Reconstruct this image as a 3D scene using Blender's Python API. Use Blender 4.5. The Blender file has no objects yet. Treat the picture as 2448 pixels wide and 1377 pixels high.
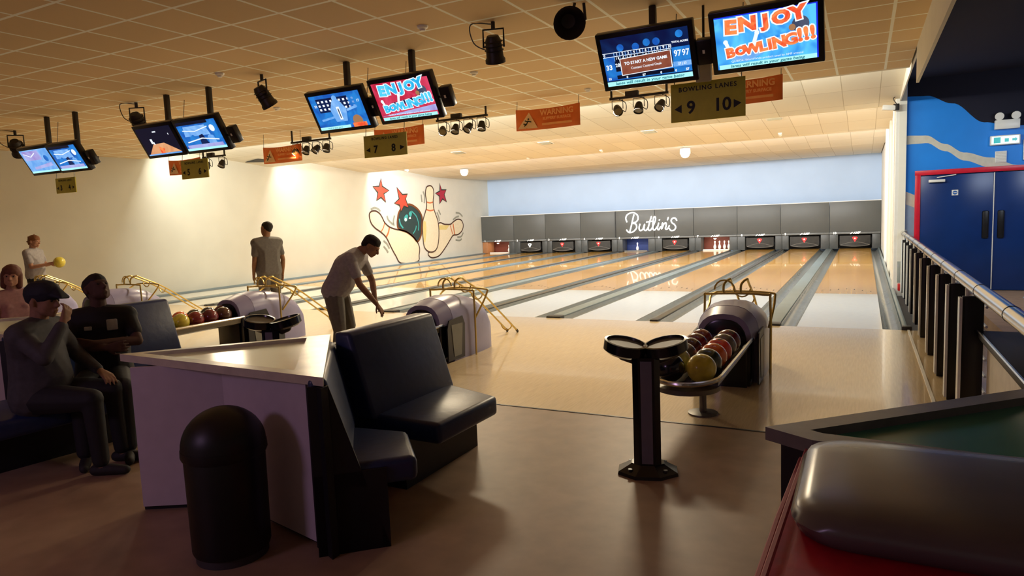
import bpy, bmesh, math, random
from mathutils import Vector, Matrix, Euler
random.seed(7)
PI = math.pi
SC = bpy.context.scene
COL = SC.collection
# ---------------------------------------------------------------- camera, world, lights, exposure
CF, CYAW, CPI, CRO = 1618.4, 0.48096, 0.10285, -0.04055
CP = Vector((0.2883, -10.096, 1.6628))
def cam_axes():
    cy, sy, cp, sp = math.cos(CYAW), math.sin(CYAW), math.cos(CPI), math.sin(CPI)
    f = Vector((-sy*cp, cy*cp, -sp)); r = Vector((cy, sy, 0)); u = r.cross(f)
    cr, sr = math.cos(CRO), math.sin(CRO)
    return cr*r+sr*u, -sr*r+cr*u, f
CR, CU, CFW = cam_axes()
cd = bpy.data.cameras.new('camera'); cam = bpy.data.objects.new('camera', cd); COL.objects.link(cam)
cd.sensor_width = 36; cd.lens = 36*CF/2448; cd.clip_start = 0.05; cd.clip_end = 100
m3 = Matrix((CR, CU, -CFW)).transposed()
cam.matrix_world = Matrix.Translation(CP) @ m3.to_4x4()
SC.camera = cam
SC.view_settings.view_transform = 'Standard'; SC.view_settings.look = 'None'
SC.view_settings.exposure = 0.0; SC.view_settings.gamma = 1; SC.view_settings.use_curve_mapping = False
SC.render.film_transparent = False
W = bpy.data.worlds.new('world'); SC.world = W; W.use_nodes = True
W.node_tree.nodes['Background'].inputs[0].default_value = (0.75, 0.55, 0.45, 1)
W.node_tree.nodes['Background'].inputs[1].default_value = 0.095
def area(name, loc, rot, sx, sy, power, color, spread=180):
    d = bpy.data.lights.new(name, 'AREA'); d.shape = 'RECTANGLE'; d.size = sx; d.size_y = sy
    d.energy = power; d.color = color; d.spread = math.radians(spread)
    o = bpy.data.objects.new(name, d); COL.objects.link(o); o.location = loc; o.rotation_euler = rot
    return o
H = 3.54
EDGES = [1.1, 5.3, 9.9, 14.5]
# fluorescent battens fixed to the back of the three ceiling bulkheads, shining down the lanes
area('bulkhead_light', (-7.65, 1.30, H+.06), (math.radians(62), 0, 0), 15.9, .16, 520, (.98, .97, .85))
area('bulkhead_light', (-7.65, 5.50, H+.06), (math.radians(62), 0, 0), 15.9, .16, 500, (1, .96, .88))
area('bulkhead_light', (-7.65, 10.1, H+.06), (math.radians(66), 0, 0), 15.9, .16, 720, (.93, .96, 1))
# unseen purple fill added behind the seating, then a pale light by the doors
area('purple_fill_light', (-4.2, -12.6, 2.9), (math.radians(58), 0, math.radians(8)), 1.2, .6, 26, (.85, .52, .95))
area('doorway_light', (3.4, 2.2, 3.0), (math.radians(40), 0, math.radians(20)), 1.2, .6, 30, (.75, .85, 1))

# warm fill added below the lamp bars to brighten approach and ceiling
for _x, _z in ((-5.82, 3.17), (-9.25, 3.09), (-2.72, 3.18), (-12.0, 3.0)):
    area('approach_fill_light', (_x, -.06, _z), (math.radians(-38), 0, 0), .9, .14, 60, (1, .82, .56), 130)

def at_x(px, py, X):
    d = CFW + CR*((px-1224)/CF) - CU*((py-688.5)/CF); t = (X-CP.x)/d.x; return CP+d*t
def at_y(px, py, Y):
    d = CFW + CR*((px-1224)/CF) - CU*((py-688.5)/CF); t = (Y-CP.y)/d.y; return CP+d*t
def at_z(px, py, Z):
    d = CFW + CR*((px-1224)/CF) - CU*((py-688.5)/CF); t = (Z-CP.z)/d.z; return CP+d*t

# ---------------------------------------------------------------- materials
def _mat(name):
    m = bpy.data.materials.new(name); m.use_nodes = True
    return m, m.node_tree, m.node_tree.nodes['Principled BSDF']
def P(name, col, rough=.5, metal=0, var=.06, scale=12, bump=0, coat=0, spec=.5, stretch=(1, 1, 1), emit=None, es=1):
    m, nt, b = _mat(name)
    tc = nt.nodes.new('ShaderNodeTexCoord'); mp = nt.nodes.new('ShaderNodeMapping'); mp.inputs['Scale'].default_value = stretch
    nz = nt.nodes.new('ShaderNodeTexNoise'); nz.inputs['Scale'].default_value = scale; nz.inputs['Detail'].default_value = 3
    nt.links.new(tc.outputs['Object'], mp.inputs[0]); nt.links.new(mp.outputs[0], nz.inputs['Vector'])
    rp = nt.nodes.new('ShaderNodeValToRGB')
    c = Vector(col); lo = c*(1-var); hi = c*(1+var)
    rp.color_ramp.elements[0].color = (*lo, 1); rp.color_ramp.elements[1].color = (min(hi[0], 1), min(hi[1], 1), min(hi[2], 1), 1)
    rp.color_ramp.elements[0].position = .3; rp.color_ramp.elements[1].position = .7
    nt.links.new(nz.outputs[0], rp.inputs[0]); nt.links.new(rp.outputs[0], b.inputs['Base Color'])
    b.inputs['Roughness'].default_value = rough; b.inputs['Metallic'].default_value = metal
    b.inputs['Specular IOR Level'].default_value = spec
    if coat: b.inputs['Coat Weight'].default_value = coat; b.inputs['Coat Roughness'].default_value = .05
    if bump:
        bp = nt.nodes.new('ShaderNodeBump'); bp.inputs['Strength'].default_value = bump; bp.inputs['Distance'].default_value = .01
        nt.links.new(nz.outputs[0], bp.inputs['Height']); nt.links.new(bp.outputs[0], b.inputs['Normal'])
    if emit: b.inputs['Emission Color'].default_value = (*emit, 1); b.inputs['Emission Strength'].default_value = es
    return m
def EM(name, c1, c2=None, s=1.0, scale=6):
    m = bpy.data.materials.new(name); m.use_nodes = True; nt = m.node_tree; b = nt.nodes['Principled BSDF']
    b.inputs['Base Color'].default_value = (.01, .01, .01, 1); b.inputs['Roughness'].default_value = .3
    b.inputs['Emission Strength'].default_value = s
    if c2:
        tc = nt.nodes.new('ShaderNodeTexCoord'); nz = nt.nodes.new('ShaderNodeTexNoise'); nz.inputs['Scale'].default_value = scale; nz.inputs['Distortion'].default_value = 1.2
        rp = nt.nodes.new('ShaderNodeValToRGB'); rp.color_ramp.elements[0].color = (*c1, 1); rp.color_ramp.elements[1].color = (*c2, 1)
        rp.color_ramp.elements[0].position = .38; rp.color_ramp.elements[1].position = .62
        nt.links.new(tc.outputs['Object'], nz.inputs['Vector']); nt.links.new(nz.outputs[0], rp.inputs[0]); nt.links.new(rp.outputs[0], b.inputs['Emission Color'])
    else: b.inputs['Emission Color'].default_value = (*c1, 1)
    return m
def tiles(name, base, line, gx, gy, ox, oy, w=.018, rough=.8):
    m, nt, b = _mat(name)
    tc = nt.nodes.new('ShaderNodeTexCoord'); sp = nt.nodes.new('ShaderNodeSeparateXYZ'); nt.links.new(tc.outputs['Object'], sp.inputs[0])
    def N(op, a, bb=None):
        n = nt.nodes.new('ShaderNodeMath'); n.operation = op
        for i, v in enumerate((a, bb)):
            if v is None: continue
            if isinstance(v, (int, float)): n.inputs[i].default_value = v
            else: nt.links.new(v, n.inputs[i])
        return n.outputs[0]
    def grid(o, g, off):
        f = N('FRACT', N('DIVIDE', N('SUBTRACT', o, off), g)); return N('LESS_THAN', f, w/g), N('FLOOR', N('DIVIDE', N('SUBTRACT', o, off), g))
    lx, ix = grid(sp.outputs[0], gx, ox); ly, iy = grid(sp.outputs[1], gy, oy)
    ln = N('MAXIMUM', lx, ly)
    cb = nt.nodes.new('ShaderNodeCombineXYZ'); nt.links.new(ix, cb.inputs[0]); nt.links.new(iy, cb.inputs[1])
    wn = nt.nodes.new('ShaderNodeTexWhiteNoise'); nt.links.new(cb.outputs[0], wn.inputs[0])
    mx = nt.nodes.new('ShaderNodeMix'); mx.data_type = 'RGBA'; nt.links.new(wn.outputs[0], mx.inputs[0])
    mx.inputs[6].default_value = (*[c*.94 for c in base], 1); mx.inputs[7].default_value = (*[min(1, c*1.05) for c in base], 1)
    m2 = nt.nodes.new('ShaderNodeMix'); m2.data_type = 'RGBA'; nt.links.new(ln, m2.inputs[0]); nt.links.new(mx.outputs[2], m2.inputs[6])
    m2.inputs[7].default_value = (*line, 1); nt.links.new(m2.outputs[2], b.inputs['Base Color']); b.inputs['Roughness'].default_value = rough
    return m
def planks(name, c1, c2, wx, rough=.1, coat=.6, length=2.4):
    m, nt, b = _mat(name)
    tc = nt.nodes.new('ShaderNodeTexCoord'); mp = nt.nodes.new('ShaderNodeMapping'); mp.inputs['Rotation'].default_value = (0, 0, PI/2)
    br = nt.nodes.new('ShaderNodeTexBrick'); br.inputs['Scale'].default_value = 1; br.inputs['Brick Width'].default_value = length; br.inputs['Row Height'].default_value = wx
    br.inputs['Mortar Size'].default_value = .0006; br.inputs['Color1'].default_value = (*c1, 1); br.inputs['Color2'].default_value = (*c2, 1)
    br.inputs['Mortar'].default_value = (*[c*.7 for c in c1], 1)
    nt.links.new(tc.outputs['Object'], mp.inputs[0]); nt.links.new(mp.outputs[0], br.inputs['Vector'])
    nt.links.new(br.outputs[0], b.inputs['Base Color']); b.inputs['Roughness'].default_value = rough
    b.inputs['Coat Weight'].default_value = coat; b.inputs['Coat Roughness'].default_value = .03
    return m
M = {}
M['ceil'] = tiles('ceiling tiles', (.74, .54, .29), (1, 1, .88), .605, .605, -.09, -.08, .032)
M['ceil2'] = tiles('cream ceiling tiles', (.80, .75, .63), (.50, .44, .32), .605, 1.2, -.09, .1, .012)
M['bulk'] = P('bulkhead paint', (.80, .72, .55), .7)
M['wall'] = P('cream wall paint', (.70, .68, .59), .75, var=.03, scale=1.5)
M['wallw'] = P('white wall paint', (.82, .80, .72), .7, var=.03, scale=2)
M['bluewall'] = P('pale blue wall paint', (.50, .64, .86), .75, var=.03, scale=1)
M['blue'] = P('bright blue wall paint', (.004, .24, .86), .5, var=.05, scale=2)
M['navy'] = P('dark navy wall paint', (.0015, .0015, .016), .8)
M['pgrey'] = P('grey blue wall paint', (.30, .42, .60), .6)
M['pcream'] = P('off white wall paint', (.62, .60, .52), .6)
M['red'] = P('red gloss paint', (.62, .01, .035), .35)
M['doorblue'] = P('dark blue door laminate', (.004, .032, .17), .3, var=.1, scale=3)
M['approach'] = P('approach laminate', (.68, .54, .33), .2, var=.07, scale=9, stretch=(8, .5, 1), coat=.3, spec=.35)
M['seatfloor'] = P('brown vinyl floor', (.36, .24, .155), .46, var=.12, scale=5, spec=.45)
M['base'] = P('dark under floor', (.05, .05, .05), .6)
M['lanewood'] = planks('maple lane boards', (.80, .47, .11), (.70, .37, .075), .027, rough=.2, coat=.45)
M['lanewhite'] = P('white lane panel', (.80, .77, .68), .2, var=.02, coat=.4)
M['gutter'] = P('grey plastic gutter', (.19, .21, .205), .25, var=.08, scale=4, spec=.6)
M['cap'] = P('blue grey capping', (.21, .27, .29), .28, var=.06, scale=2)
M['capdark'] = P('charcoal capping', (.07, .068, .06), .32, var=.06, scale=2)
M['dark'] = P('dark trim', (.03, .028, .025), .4)
M['mask'] = P('charcoal masking panel', (.095, .098, .092), .42, var=.06, scale=1.2)
M['maskstrip'] = P('grey pinsetter strip', (.16, .165, .16), .3)
M['kick'] = P('grey kickback panel', (.075, .078, .075), .4)
M['pitdark'] = P('dark pit lining', (.012, .010, .010), .6)
M['pitbrown'] = P('brown pit lining', (.16, .03, .012), .6)
M['pitblue'] = P('blue pit lining', (.02, .04, .16), .6)
M['orangepost'] = P('orange brown post', (.42, .18, .07), .5)
M['white'] = P('white plastic', (.85, .84, .80), .35, var=.02)
M['whitelit'] = P('backlit white letters', (.9, .9, .88), .4, emit=(1, .98, .9), es=.9)
M['signwhite'] = P('neon white sign letters', (.9, .9, .9), .4, emit=(1, .99, .95), es=1.3)
M['redlogo'] = P('red logo', (.75, .03, .03), .4, emit=(1, .05, .05), es=.35)
M['sweep'] = P('black sweep board', (.035, .033, .030), .3, var=.2, scale=6)
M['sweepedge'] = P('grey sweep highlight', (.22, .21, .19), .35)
M['pinw'] = P('white pin plastic', (.85, .85, .82), .25)
M['chrome'] = P('brushed steel tube', (.62, .60, .56), .22, 1, var=.05)
M['brass'] = P('gold coloured tube', (.58, .44, .14), .30, .85, var=.05)
M['steelgrey'] = P('dark grey steel', (.16, .15, .13), .35, .5)
M['black'] = P('black plastic', (.010, .010, .012), .38)
M['blackgloss'] = P('glossy black plastic', (.008, .008, .010), .18)
M['hood'] = P('purple light tinted hood', (.27, .26, .44), .32, var=.05, scale=4)  # purple ambient light tinted into the grey hood colour
M['hoodside'] = P('grey insert panel', (.16, .16, .145), .4)
M['olive'] = P('olive tray top', (.10, .085, .05), .5)
M['stripe'] = P('grey column stripe', (.17, .16, .20), .4)
M['navyv'] = P('navy vinyl', (.015, .030, .105), .38, var=.1, scale=20, bump=.12, spec=.5)
M['plinth'] = P('black plinth laminate', (.006, .006, .009), .5)
M['ledge'] = P('stone grey ledge laminate', (.62, .58, .46), .25, var=.12, scale=9)
M['ttop'] = P('pale green lit table laminate', (.82, .88, .62), .16, var=.03, scale=4)  # reflected wall light mixed into the pale laminate colour
M['panelw'] = P('white console panel', (.62, .55, .60), .45, var=.03)
M['bin'] = P('black bin plastic', (.004, .004, .005), .42)
M['binbase'] = P('bin base grey', (.05, .045, .05), .5)
M['redvinyl'] = P('red vinyl', (.55, .006, .03), .4, var=.1, scale=20, bump=.1)
M['piping'] = P('pink piping', (.52, .11, .14), .5)
M['padgloss'] = P('brown black glossy vinyl', (.13, .105, .105), .27, var=.12, scale=3, bump=.05, spec=.7)
M['tgreen'] = P('green reflection table laminate', (.05, .24, .14), .25, var=.1, scale=2)  # green reflections and dimness painted into the same laminate
M['ledgedark'] = P('dim lit ledge laminate', (.20, .19, .18), .36, var=.15, scale=9)  # darker copy of the ledge laminate, dim light put into its colour
M['sidepad'] = P('beige upholstery', (.85, .80, .70), .5, var=.06)
M['rail'] = P('polished steel rail', (.60, .58, .54), .18, 1, var=.04)
M['post'] = P('black steel post', (.008, .008, .008), .35)
M['postedge'] = P('pale steel strip', (.85, .88, .86), .3, 0)
M['glass'] = P('smoked glass', (.35, .38, .36), .1, 0)
M['signolive'] = P('olive yellow sign board', (.70, .66, .10), .55, var=.05)
M['signtext'] = P('dark sign lettering', (.010, .014, .012), .5)
M['orange'] = P('orange vinyl banner', (.85, .20, .04), .55, var=.08, scale=5)
M['orangel'] = P('pale orange print', (.95, .45, .18), .55)
M['cream'] = P('cream print', (.9, .62, .38), .55)
M['tvblack'] = P('black monitor plastic', (.008, .008, .012), .28)
M['spotblack'] = P('black lamp housing', (.014, .010, .008), .45)
M['lens'] = P('dim lamp lens', (.14, .10, .035), .2)
M['vent'] = P('ceiling vent louvre', (.30, .26, .16), .6)
M['ledwhite'] = P('lit fitting', (.9, .9, .85), .4, emit=(1, .97, .88), es=.6)
M['exitgreen'] = EM('exit sign green', (.02, .42, .42), None, 1.1)
M['exitwhite'] = EM('exit sign white', (.75, .95, .90), None, 1.3)
M['stickblue'] = P('sticker blue', (.02, .12, .45), .5)
M['redbox'] = P('red box', (.55, .02, .02), .5)
for k, c in dict(skin_d=(.085, .038, .024), skin_m=(.30, .155, .085), skin_l=(.46, .24, .15), shirt_g=(.155, .15, .145), shirt_lt=(.36, .34, .35), shirt_bk=(.008, .008, .011),
                 hoodie=(.06, .057, .064), jeans=(.035, .038, .050), trouser=(.15, .14, .12), dkpants=(.010, .010, .013), hair_d=(.012, .009, .008),
                 hair_o=(.20, .075, .025), hair_b=(.16, .055, .03), pink=(.42, .22, .20), capcloth=(.008, .009, .018), shoe=(.02, .018, .018), badge=(.42, .42, .42), eye=(.02, .015, .01)).items():
    M[k] = P(k.replace('_', ' ') + ' surface', c, .75, var=.12, scale=30)
BALLC = {'yellow': (.72, .60, .07), 'darkgreen': (.045, .055, .03), 'red': (.85, .08, .05), 'orange': (.95, .17, .03), 'grey': (.15, .13, .11), 'black': (.010, .009, .016), 'maroon': (.17, .02, .03), 'brown': (.09, .035, .02), 'lime': (.58, .56, .24), 'darkred': (.24, .03, .025)}
for k, c in BALLC.items(): M['b_'+k] = P(k+' ball resin', c, .2, var=.18, scale=14, coat=.5)

# ---------------------------------------------------------------- mesh builder
class MB:
    def __init__(s): s.bm = bmesh.new(); s.mi = 0
    def _tag(s, n0):
        s.bm.faces.ensure_lookup_table()
        for f in s.bm.faces[n0:]: f.material_index = s.mi
    def faces(s, vs, fs):
        v = [s.bm.verts.new(p) for p in vs]
        for f in fs:
            try: g = s.bm.faces.new([v[i] for i in f]); g.material_index = s.mi
            except ValueError: pass
        return s
    def box(s, c, d, rot=None, bev=0, seg=2):
        t = bmesh.new(); bmesh.ops.create_cube(t, size=1); bmesh.ops.scale(t, vec=d, verts=t.verts)
        if bev: bmesh.ops.bevel(t, geom=t.edges[:], offset=bev, segments=seg, affect='EDGES', profile=.5)
        mt = Matrix.Translation(c)
        if rot is not None: mt = mt @ (rot if isinstance(rot, Matrix) else Euler(rot).to_matrix().to_4x4())
        bmesh.ops.transform(t, matrix=mt, verts=t.verts); return s._merge(t)
    def _merge(s, t):
        me = bpy.data.meshes.new('tmp'); t.to_mesh(me); t.free(); n0 = len(s.bm.faces); s.bm.from_mesh(me); bpy.data.meshes.remove(me); s._tag(n0); return s
    def tube(s, pts, r, n=8, closed=False):
        pts = [Vector(p) for p in pts]; N = len(pts); rings = []; up = Vector((0, 0, 1))
        prev = None
        for i, p in enumerate(pts):
            a = pts[(i-1) % N] if (closed or i > 0) else p; b = pts[(i+1) % N] if (closed or i < N-1) else p
            t = (b-a).normalized()
            if prev is None:
                x = t.cross(up)
                if x.length < .05: x = t.cross(Vector((1, 0, 0)))
            else: x = prev - t*prev.dot(t)
            x.normalize(); prev = x; y = t.cross(x)
            rr = r[i] if isinstance(r, (list, tuple)) else r
            rings.append([s.bm.verts.new(p + x*math.cos(2*PI*k/n)*rr + y*math.sin(2*PI*k/n)*rr) for k in range(n)])
        for i in range(N if closed else N-1):
            A, B = rings[i], rings[(i+1) % N]
            for k in range(n):
                f = s.bm.faces.new((A[k], A[(k+1) % n], B[(k+1) % n], B[k])); f.material_index = s.mi
        if not closed:
            for rg in (rings[0][::-1], rings[-1]):
                f = s.bm.faces.new(rg); f.material_index = s.mi
        return s
    def lathe(s, prof, n=24, c=(0, 0, 0), rot=None):
        c = Vector(c); R = rot or Matrix.Identity(3); rings = []
        for r, z in prof:
            if r < 1e-5: rings.append([s.bm.verts.new(c + R @ Vector((0, 0, z)))])
            else: rings.append([s.bm.verts.new(c + R @ Vector((r*math.cos(2*PI*k/n), r*math.sin(2*PI*k/n), z))) for k in range(n)])
        for A, B in zip(rings, rings[1:]):
            for k in range(n):
                q = []
                q.append(A[k % len(A)]);
                if len(A) > 1: q.append(A[(k+1) % n])
                if len(B) > 1: q.append(B[(k+1) % n])
                q.append(B[k % len(B)])
                if len(q) >= 3:
                    f = s.bm.faces.new(q); f.material_index = s.mi
        for rg in (rings[0], rings[-1]):
            if len(rg) > 1:
                f = s.bm.faces.new(rg); f.material_index = s.mi
        return s
    def prism(s, poly, h0, h1, axis='z'):
        # poly in 2D, extruded along axis
        def mk(a, b, h):
            return {'z': (a, b, h), 'y': (a, h, b), 'x': (h, a, b)}[axis]
        n = len(poly); vs = [mk(a, b, h0) for a, b in poly] + [mk(a, b, h1) for a, b in poly]
        s.faces(vs, [list(range(n))[::-1], list(range(n, 2*n))] + [[i, (i+1) % n, n+(i+1) % n, n+i] for i in range(n)])
        return s
    def flat(s, pts): return s.faces(pts, [list(range(len(pts)))])
    def loft(s, rings, cap=True):
        n = len(rings[0]); R = [[s.bm.verts.new(p) for p in rg] for rg in rings]
        for A, B in zip(R, R[1:]):
            for k in range(n):
                f = s.bm.faces.new((A[k], A[(k+1) % n], B[(k+1) % n], B[k])); f.material_index = s.mi
        if cap:
            for rg in (R[0][::-1], R[-1]): f = s.bm.faces.new(rg); f.material_index = s.mi
        return s
    def sphere(s, c, r, sc=(1, 1, 1), u=20, v=12, rot=None):
        t = bmesh.new(); bmesh.ops.create_uvsphere(t, u_segments=u, v_segments=v, radius=r)
        mt = Matrix.Translation(c)
        if rot is not None: mt = mt @ Euler(rot).to_matrix().to_4x4()
        mt = mt @ Matrix.Diagonal((*sc, 1)); bmesh.ops.transform(t, matrix=mt, verts=t.verts); return s._merge(t)
    def hull(s, balls, sub=2):
        t = bmesh.new()
        for p, r in balls:
            q = bmesh.new(); bmesh.ops.create_icosphere(q, subdivisions=sub, radius=r); bmesh.ops.translate(q, vec=Vector(p), verts=q.verts)
            me = bpy.data.meshes.new('t'); q.to_mesh(me); q.free(); t.from_mesh(me); bpy.data.meshes.remove(me)
        res = bmesh.ops.convex_hull(t, input=t.verts)
        junk = list({g for g in list(res['geom_interior'])+list(res['geom_unused']) if isinstance(g, bmesh.types.BMVert) and g.is_valid})
        bmesh.ops.delete(t, geom=junk, context='VERTS')
        return s._merge(t)
    def mesh(s, me, mt=None):
        n0 = len(s.bm.faces); v0 = len(s.bm.verts); s.bm.from_mesh(me); s.bm.verts.ensure_lookup_table()
        if mt is not None: bmesh.ops.transform(s.bm, matrix=mt, verts=s.bm.verts[v0:])
        s._tag(n0); return s
    def build(s, name, mats, parent=None, loc=None, rot=None, smooth=35, recalc=True):
        me = bpy.data.meshes.new(name)
        if recalc: bmesh.ops.recalc_face_normals(s.bm, faces=s.bm.faces)
        s.bm.to_mesh(me); s.bm.free()
        if not isinstance(mats, (list, tuple)): mats = [mats]
        for m in mats: me.materials.append(M[m] if isinstance(m, str) else m)
        if smooth:
            for p in me.polygons: p.use_smooth = True
            me.set_sharp_from_angle(angle=math.radians(smooth))
        o = bpy.data.objects.new(name, me); COL.objects.link(o)
        if parent: o.parent = parent
        if loc: o.location = loc
        if rot: o.rotation_euler = rot
        return o
def tag(o, label, cat, group=None, kind=None):
    if label: o['label'] = label
    if cat: o['category'] = cat
    if group: o['group'] = group
    if kind: o['kind'] = kind
    return o
def thing(name, label, cat, loc=(0, 0, 0), rz=0, group=None, rot=None):
    o = bpy.data.objects.new(name, None); COL.objects.link(o); o.empty_display_size = .1
    o.location = loc; o.rotation_euler = rot if rot else (0, 0, rz)
    return tag(o, label, cat, group)
def struct(o): o['kind'] = 'structure'; return o
def copy_thing(o, loc=None, rot=None, label=None, group=None):
    def rec(a, par):
        c = a.copy(); COL.objects.link(c)
        if par: c.parent = par
        for ch in a.children: rec(ch, c)
        return c
    c = rec(o, None)
    if loc is not None: c.location = loc
    if rot is not None: c.rotation_euler = rot
    if label: c['label'] = label
    if group: c['group'] = group
    return c
def text_mesh(txt, size, bold=0.0, depth=0.0, shear=0, space=1.0, align='CENTER'):
    cu = bpy.data.curves.new('t', 'FONT'); cu.body = txt; cu.size = size; cu.offset = bold; cu.extrude = depth; cu.shear = shear
    cu.space_character = space; cu.align_x = align; cu.align_y = 'CENTER'; cu.resolution_u = 3
    o = bpy.data.objects.new('t', cu); COL.objects.link(o)
    dg = bpy.context.evaluated_depsgraph_get(); me = bpy.data.meshes.new_from_object(o.evaluated_get(dg))
    bpy.data.objects.remove(o); bpy.data.curves.remove(cu); return me
XZ = Matrix(((1, 0, 0, 0), (0, 0, 1, 0), (0, 1, 0, 0), (0, 0, 0, 1)))   # text plane XY -> XZ
XZ = Matrix(((1, 0, 0, 0), (0, 0, -1, 0), (0, 1, 0, 0), (0, 0, 0, 1)))
def ribbon(mb, pts, w, conv, closed=False):
    """stroke a 2D polyline with width w; conv maps 2D -> 3D"""
    n = len(pts); L = []; Rr = []
    for i in range(n):
        a = pts[(i-1) % n] if closed or i > 0 else pts[i]; b = pts[(i+1) % n] if closed or i < n-1 else pts[i]
        dx, dy = b[0]-a[0], b[1]-a[1]; l = math.hypot(dx, dy) or 1; nx, ny = -dy/l*w/2, dx/l*w/2
        L.append(conv(pts[i][0]+nx, pts[i][1]+ny)); Rr.append(conv(pts[i][0]-nx, pts[i][1]-ny))
    m = n if closed else n-1
    mb.faces(L+Rr, [[i, (i+1) % n, n+(i+1) % n, n+i] for i in range(m)])
def smooth_pts(pts, k=6, closed=False):
    n = len(pts); out = []
    for i in range(n if closed else n-1):
        p0 = pts[(i-1) % n] if closed or i > 0 else pts[i]; p1 = pts[i]; p2 = pts[(i+1) % n]; p3 = pts[(i+2) % n] if closed or i+2 < n else pts[(i+1) % n]
        for j in range(k):
            t = j/k
            out.append(tuple(.5*((2*p1[d])+(-p0[d]+p2[d])*t+(2*p0[d]-5*p1[d]+4*p2[d]-p3[d])*t*t+(-p0[d]+3*p1[d]-3*p2[d]+p3[d])*t**3) for d in range(len(p1))))
    if not closed: out.append(tuple(pts[-1]))
    return out

# ================================================================ THE ROOM
XL, XR, YB = -16.1, .86, 19.15
struct(MB().box((-7.2, -2.45, -.1), (18.1, 4.9, .2)).build('floor', 'approach', smooth=0))
struct(MB().box((-7.2, -9.5, -.1), (18.1, 9.2, .2)).build('floor', 'seatfloor', smooth=0))
struct(MB().box((3.3, -4.6, -.1), (2.9, 19.0, .2)).build('floor', 'seatfloor', smooth=0))
struct(MB().box((-7.6, 9.7, -.22), (17.2, 19.4, .2)).build('floor', 'base', smooth=0))
struct(MB().box((.82, -2.35, .004), (.025, 4.9, .012)).build('trim_1', 'white', smooth=0))
struct(MB().box((-7.65, -4.895, .0015), (16.95, .02, .005)).build('trim_2', 'dark', smooth=0))
# ceiling: flat over the seating and approach, then three sloping bays behind bulkheads
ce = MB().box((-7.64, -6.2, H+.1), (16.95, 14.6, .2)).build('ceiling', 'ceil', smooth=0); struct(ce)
for i in range(3):
    y0, y1 = EDGES[i], EDGES[i+1]; up = .36 if i < 2 else .34
    ya = y0+.1
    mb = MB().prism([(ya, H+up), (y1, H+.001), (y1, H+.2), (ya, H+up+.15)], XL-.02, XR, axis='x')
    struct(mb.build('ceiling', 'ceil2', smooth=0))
    struct(MB().box((-7.64, y0+.05, H+.19), (16.95, .1, .38)).build('trim_%d' % (3+i), 'bulk', smooth=0))
struct(MB().box((-7.64, (14.5+YB)/2+.05, H+.1), (16.95, YB-14.5+.1, .2)).build('ceiling', 'ceil2', smooth=0))
# walls
struct(MB().box((XL-.1, 3.0, 1.9), (.2, 32.6, 4.2)).build('wall_left', 'wall', smooth=0))
struct(MB().box((-7.6, YB+.1, 1.9), (17.2, .2, 4.2)).build('wall_back', 'bluewall', smooth=0))
mb = MB().box((XR+.06, 12.0, 1.9), (.12, 14.5, 4.2))
for yy in (6.6, 9.1, 12.2): mb.box((XR-.012, yy, 1.85), (.06, .5, 3.9))
struct(mb.build('wall_right', 'wallw', smooth=0))
struct(MB().box((.84, 4.98, 1.86), (.1, .45, 3.9), bev=.02).build('trim_7', 'white', smooth=0))
# beam along the right edge of the ceiling
struct(MB().box((.85, -6.5, H-.22), (.03, 12.4, .44)).box((.87, 2.2, H+.22), (.02, 5.2, .44)).build('trim_8', 'wallw', smooth=0))
struct(MB().box((3.0, -3.9, 3.98), (4.2, 17.6, .1)).build('ceiling', 'navy', smooth=0))
# blue end wall with the double doors
WY = 4.86
fw = MB().box((2.93, WY+.06, 1.95), (3.9, .12, 4.0)).build('wall_front', 'blue', smooth=0); struct(fw)
def wave(name, top, bot, mat, off):
    n = len(top); mb = MB()
    vs = [(x, WY-off, z) for x, z in top] + [(x, WY-off, z) for x, z in bot]
    mb.faces(vs, [[i, i+1, n+i+1, n+i] for i in range(n-1)])
    o = mb.build(name, mat, smooth=0, recalc=False); o.parent = fw; return o
xs = [.99+.05*i for i in range(60)]
def interp(tab, x):
    for (a, b), (c, d) in zip(tab, tab[1:]):
        if x <= c:
            t = max(0, (x-a)/(c-a)); t = t*t*(3-2*t); return b+(d-b)*t
    return tab[-1][1]
nv = [(.99, 3.62), (1.3, 3.60), (1.7, 3.42), (2.2, 3.03), (2.6, 2.93), (4, 2.8)]
wave('painted_wave', [(x, 3.94) for x in xs], [(x, interp(nv, x)) for x in xs], 'navy', .004)
w1 = [(.99, 2.90), (1.3, 2.88), (1.6, 2.70), (1.9, 2.52), (2.3, 2.40), (2.7, 2.24), (4, 2.2)]
wave('painted_wave', [(x, interp(w1, x)) for x in xs], [(x, interp(w1, x)-.16-.03*math.sin(x*3)) for x in xs], 'pcream', .004)
xs2 = [.99+.03*i for i in range(8)]
wave('painted_wave', [(x, 1.86-.5*(x-.99)) for x in xs2], [(x, 1.62-.45*(x-.99)) for x in xs2], 'pcream', .004)
wave('painted_wave', [(x, 1.62-.45*(x-.99)) for x in xs2], [(x, .75) for x in xs2], 'pgrey', .0035)
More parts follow.
